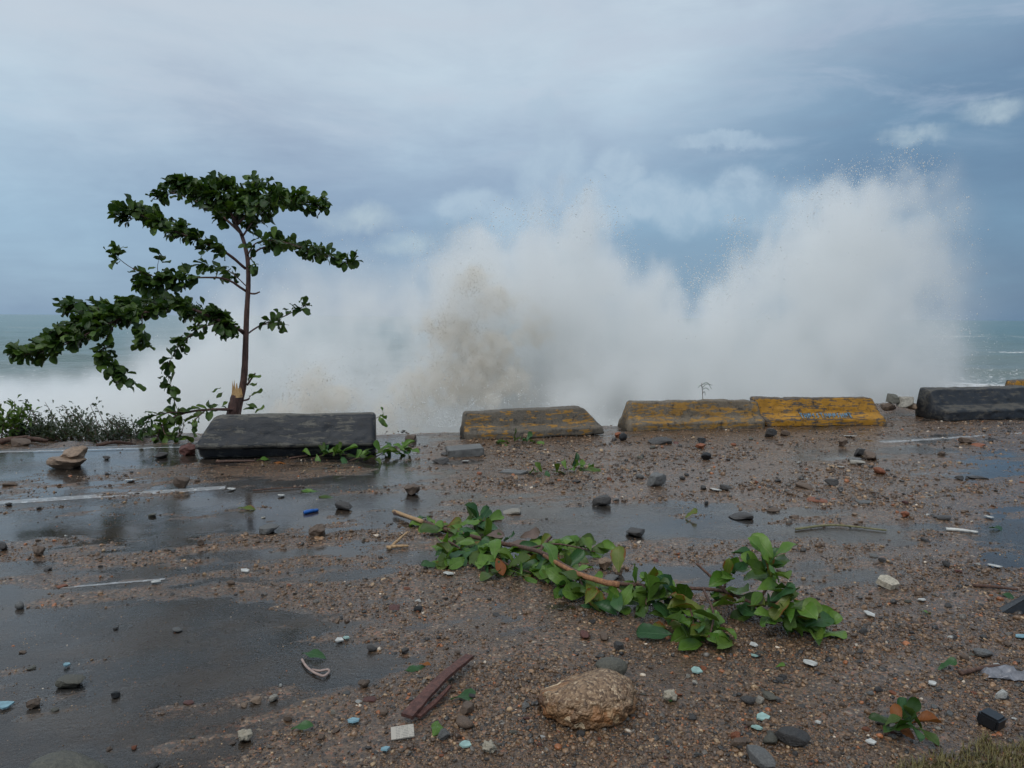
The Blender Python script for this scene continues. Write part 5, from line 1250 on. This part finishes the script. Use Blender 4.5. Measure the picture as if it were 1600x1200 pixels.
shrub(42, 692, 10.7, 90, 46, 22, 36, .08, M_scrub, 'low dark green shrub beside the leafy one at the far left', -.1)
shrub(95, 688, 12.2, 110, 80, 26, 40, .075, M_scrubgrey, 'misty grey-green shrub with wispy top on the left bank', -.6)
shrub(150, 688, 12.6, 100, 78, 26, 40, .075, M_scrubgrey, 'tallest wispy shrub in the middle of the left bank', -.5)
shrub(200, 688, 12.0, 90, 46, 20, 34, .06, M_scrubgrey, 'thin low shrub at the right end of the left bank', -.5)
shrub(95, 692, 10.9, 140, 34, 36, 34, .07, M_scrub, 'low spreading shrub in front of the misty ones', -.3)
shrub(180, 692, 10.7, 150, 26, 34, 30, .06, M_scrub, 'sparse ground-hugging shrub behind the puddle at left', -.3)
shrub(250, 692, 11.2, 110, 26, 20, 26, .055, M_scrubgrey, 'low grey-green shrub behind the drooping broken branch', -.3)
for (a, c, r_, lb) in [((0, 700), (75, 690), .045, 'dark driftwood log under the leafy shrub at the far left'), ((150, 694), (212, 688), .028, 'pale driftwood stick right of the stacked tan rocks'), ((20, 688), (60, 700), .03, 'brown driftwood branch slanting on the left bank')]:
    p0 = at(*a, 10.0); p1 = at(*c, 10.3); p0.z = hz(p0.x, p0.y) + .05; p1.z = hz(p1.x, p1.y) + .05
    o, q = tube('driftwood', [Vector((0, 0, 0)), (p1 - p0)*.5 + Vector((0, 0, .04)), p1 - p0], r_, r_*.6, None, M_twig, 14, 7, .2); o.location = p0; tag(o, lb, 'driftwood')
tw0 = at(1098, 634, 11.9); tw0.z = hz(tw0.x, 11.9); pl = empty('seedling', tw0, 'spindly bare seedling sticking up behind the faded yellow barrier', 'plant')
tube('stem', [Vector((0, 0, 0)), at(1098, 620, 11.9) - tw0, at(1096, 598, 11.9) - tw0], .007, .004, pl, M_twig, 10, 5)
for pts in ([(1097, 606), (1104, 600), (1113, 602)], [(1097, 601), (1105, 598), (1112, 608)], [(1097, 609), (1103, 606), (1108, 610)], [(1097, 604), (1094, 602), (1091, 606)], [(1098, 614), (1101, 612), (1102, 618)]):
    q = [at(a, b_, 11.9) - tw0 for a, b_ in pts]; tube('frond', q, .006, .003, pl, M_leafdark, 6, 5)

# ------------------------------------------------------------------ dry grass in the bottom right corner
def grass():
    N = 15000; px = rng.uniform(1340, 1740, N); py = 1135 + 200*rng.random(N)
    keep = py > 1226 - 72*np.clip((px - 1380)/190, 0, 1) + 40*fbm(px*.03, py*.03, 0*px, 3); px, py = px[keep], py[keep]
    V, F = [], []
    for a, c in zip(px, py):
        p = G(a, c); p.z = max(hz(p.x, p.y), 0) - .005; an = random.uniform(0, 6.28); h_ = random.uniform(.015, .048); ln = Vector((math.cos(an), math.sin(an), 0))*h_*random.uniform(.2, 1.1); w_ = Vector((-math.sin(an), math.cos(an), 0))*.0018
        i = len(V); m = p + ln*.4 + Vector((0, 0, h_*.65)); e = p + ln + Vector((0, 0, h_))
        V += [tuple(p - w_), tuple(p + w_), tuple(m + w_*.7), tuple(m - w_*.7), tuple(e)]; F += [(i, i + 1, i + 2, i + 3), (i + 3, i + 2, i + 4)]
    me = bpy.data.meshes.new('grass'); me.from_pydata(V, [], F); me.update()
    m_, n_ = new_mat('dry_grass'); P = n_.node('ShaderNodeNewGeometry').outputs['Position']; a = n_.noise(P, 25, 3)
    finish(n_, Base_Color=n_.mix(n_.smooth(a, .35, .65), (.085, .078, .022), (.19, .15, .05)), Roughness=.6)
    tag(link('grass', me, None, m_), 'short olive and straw-coloured grass in the bottom right corner', None, None, 'stuff')
grass()
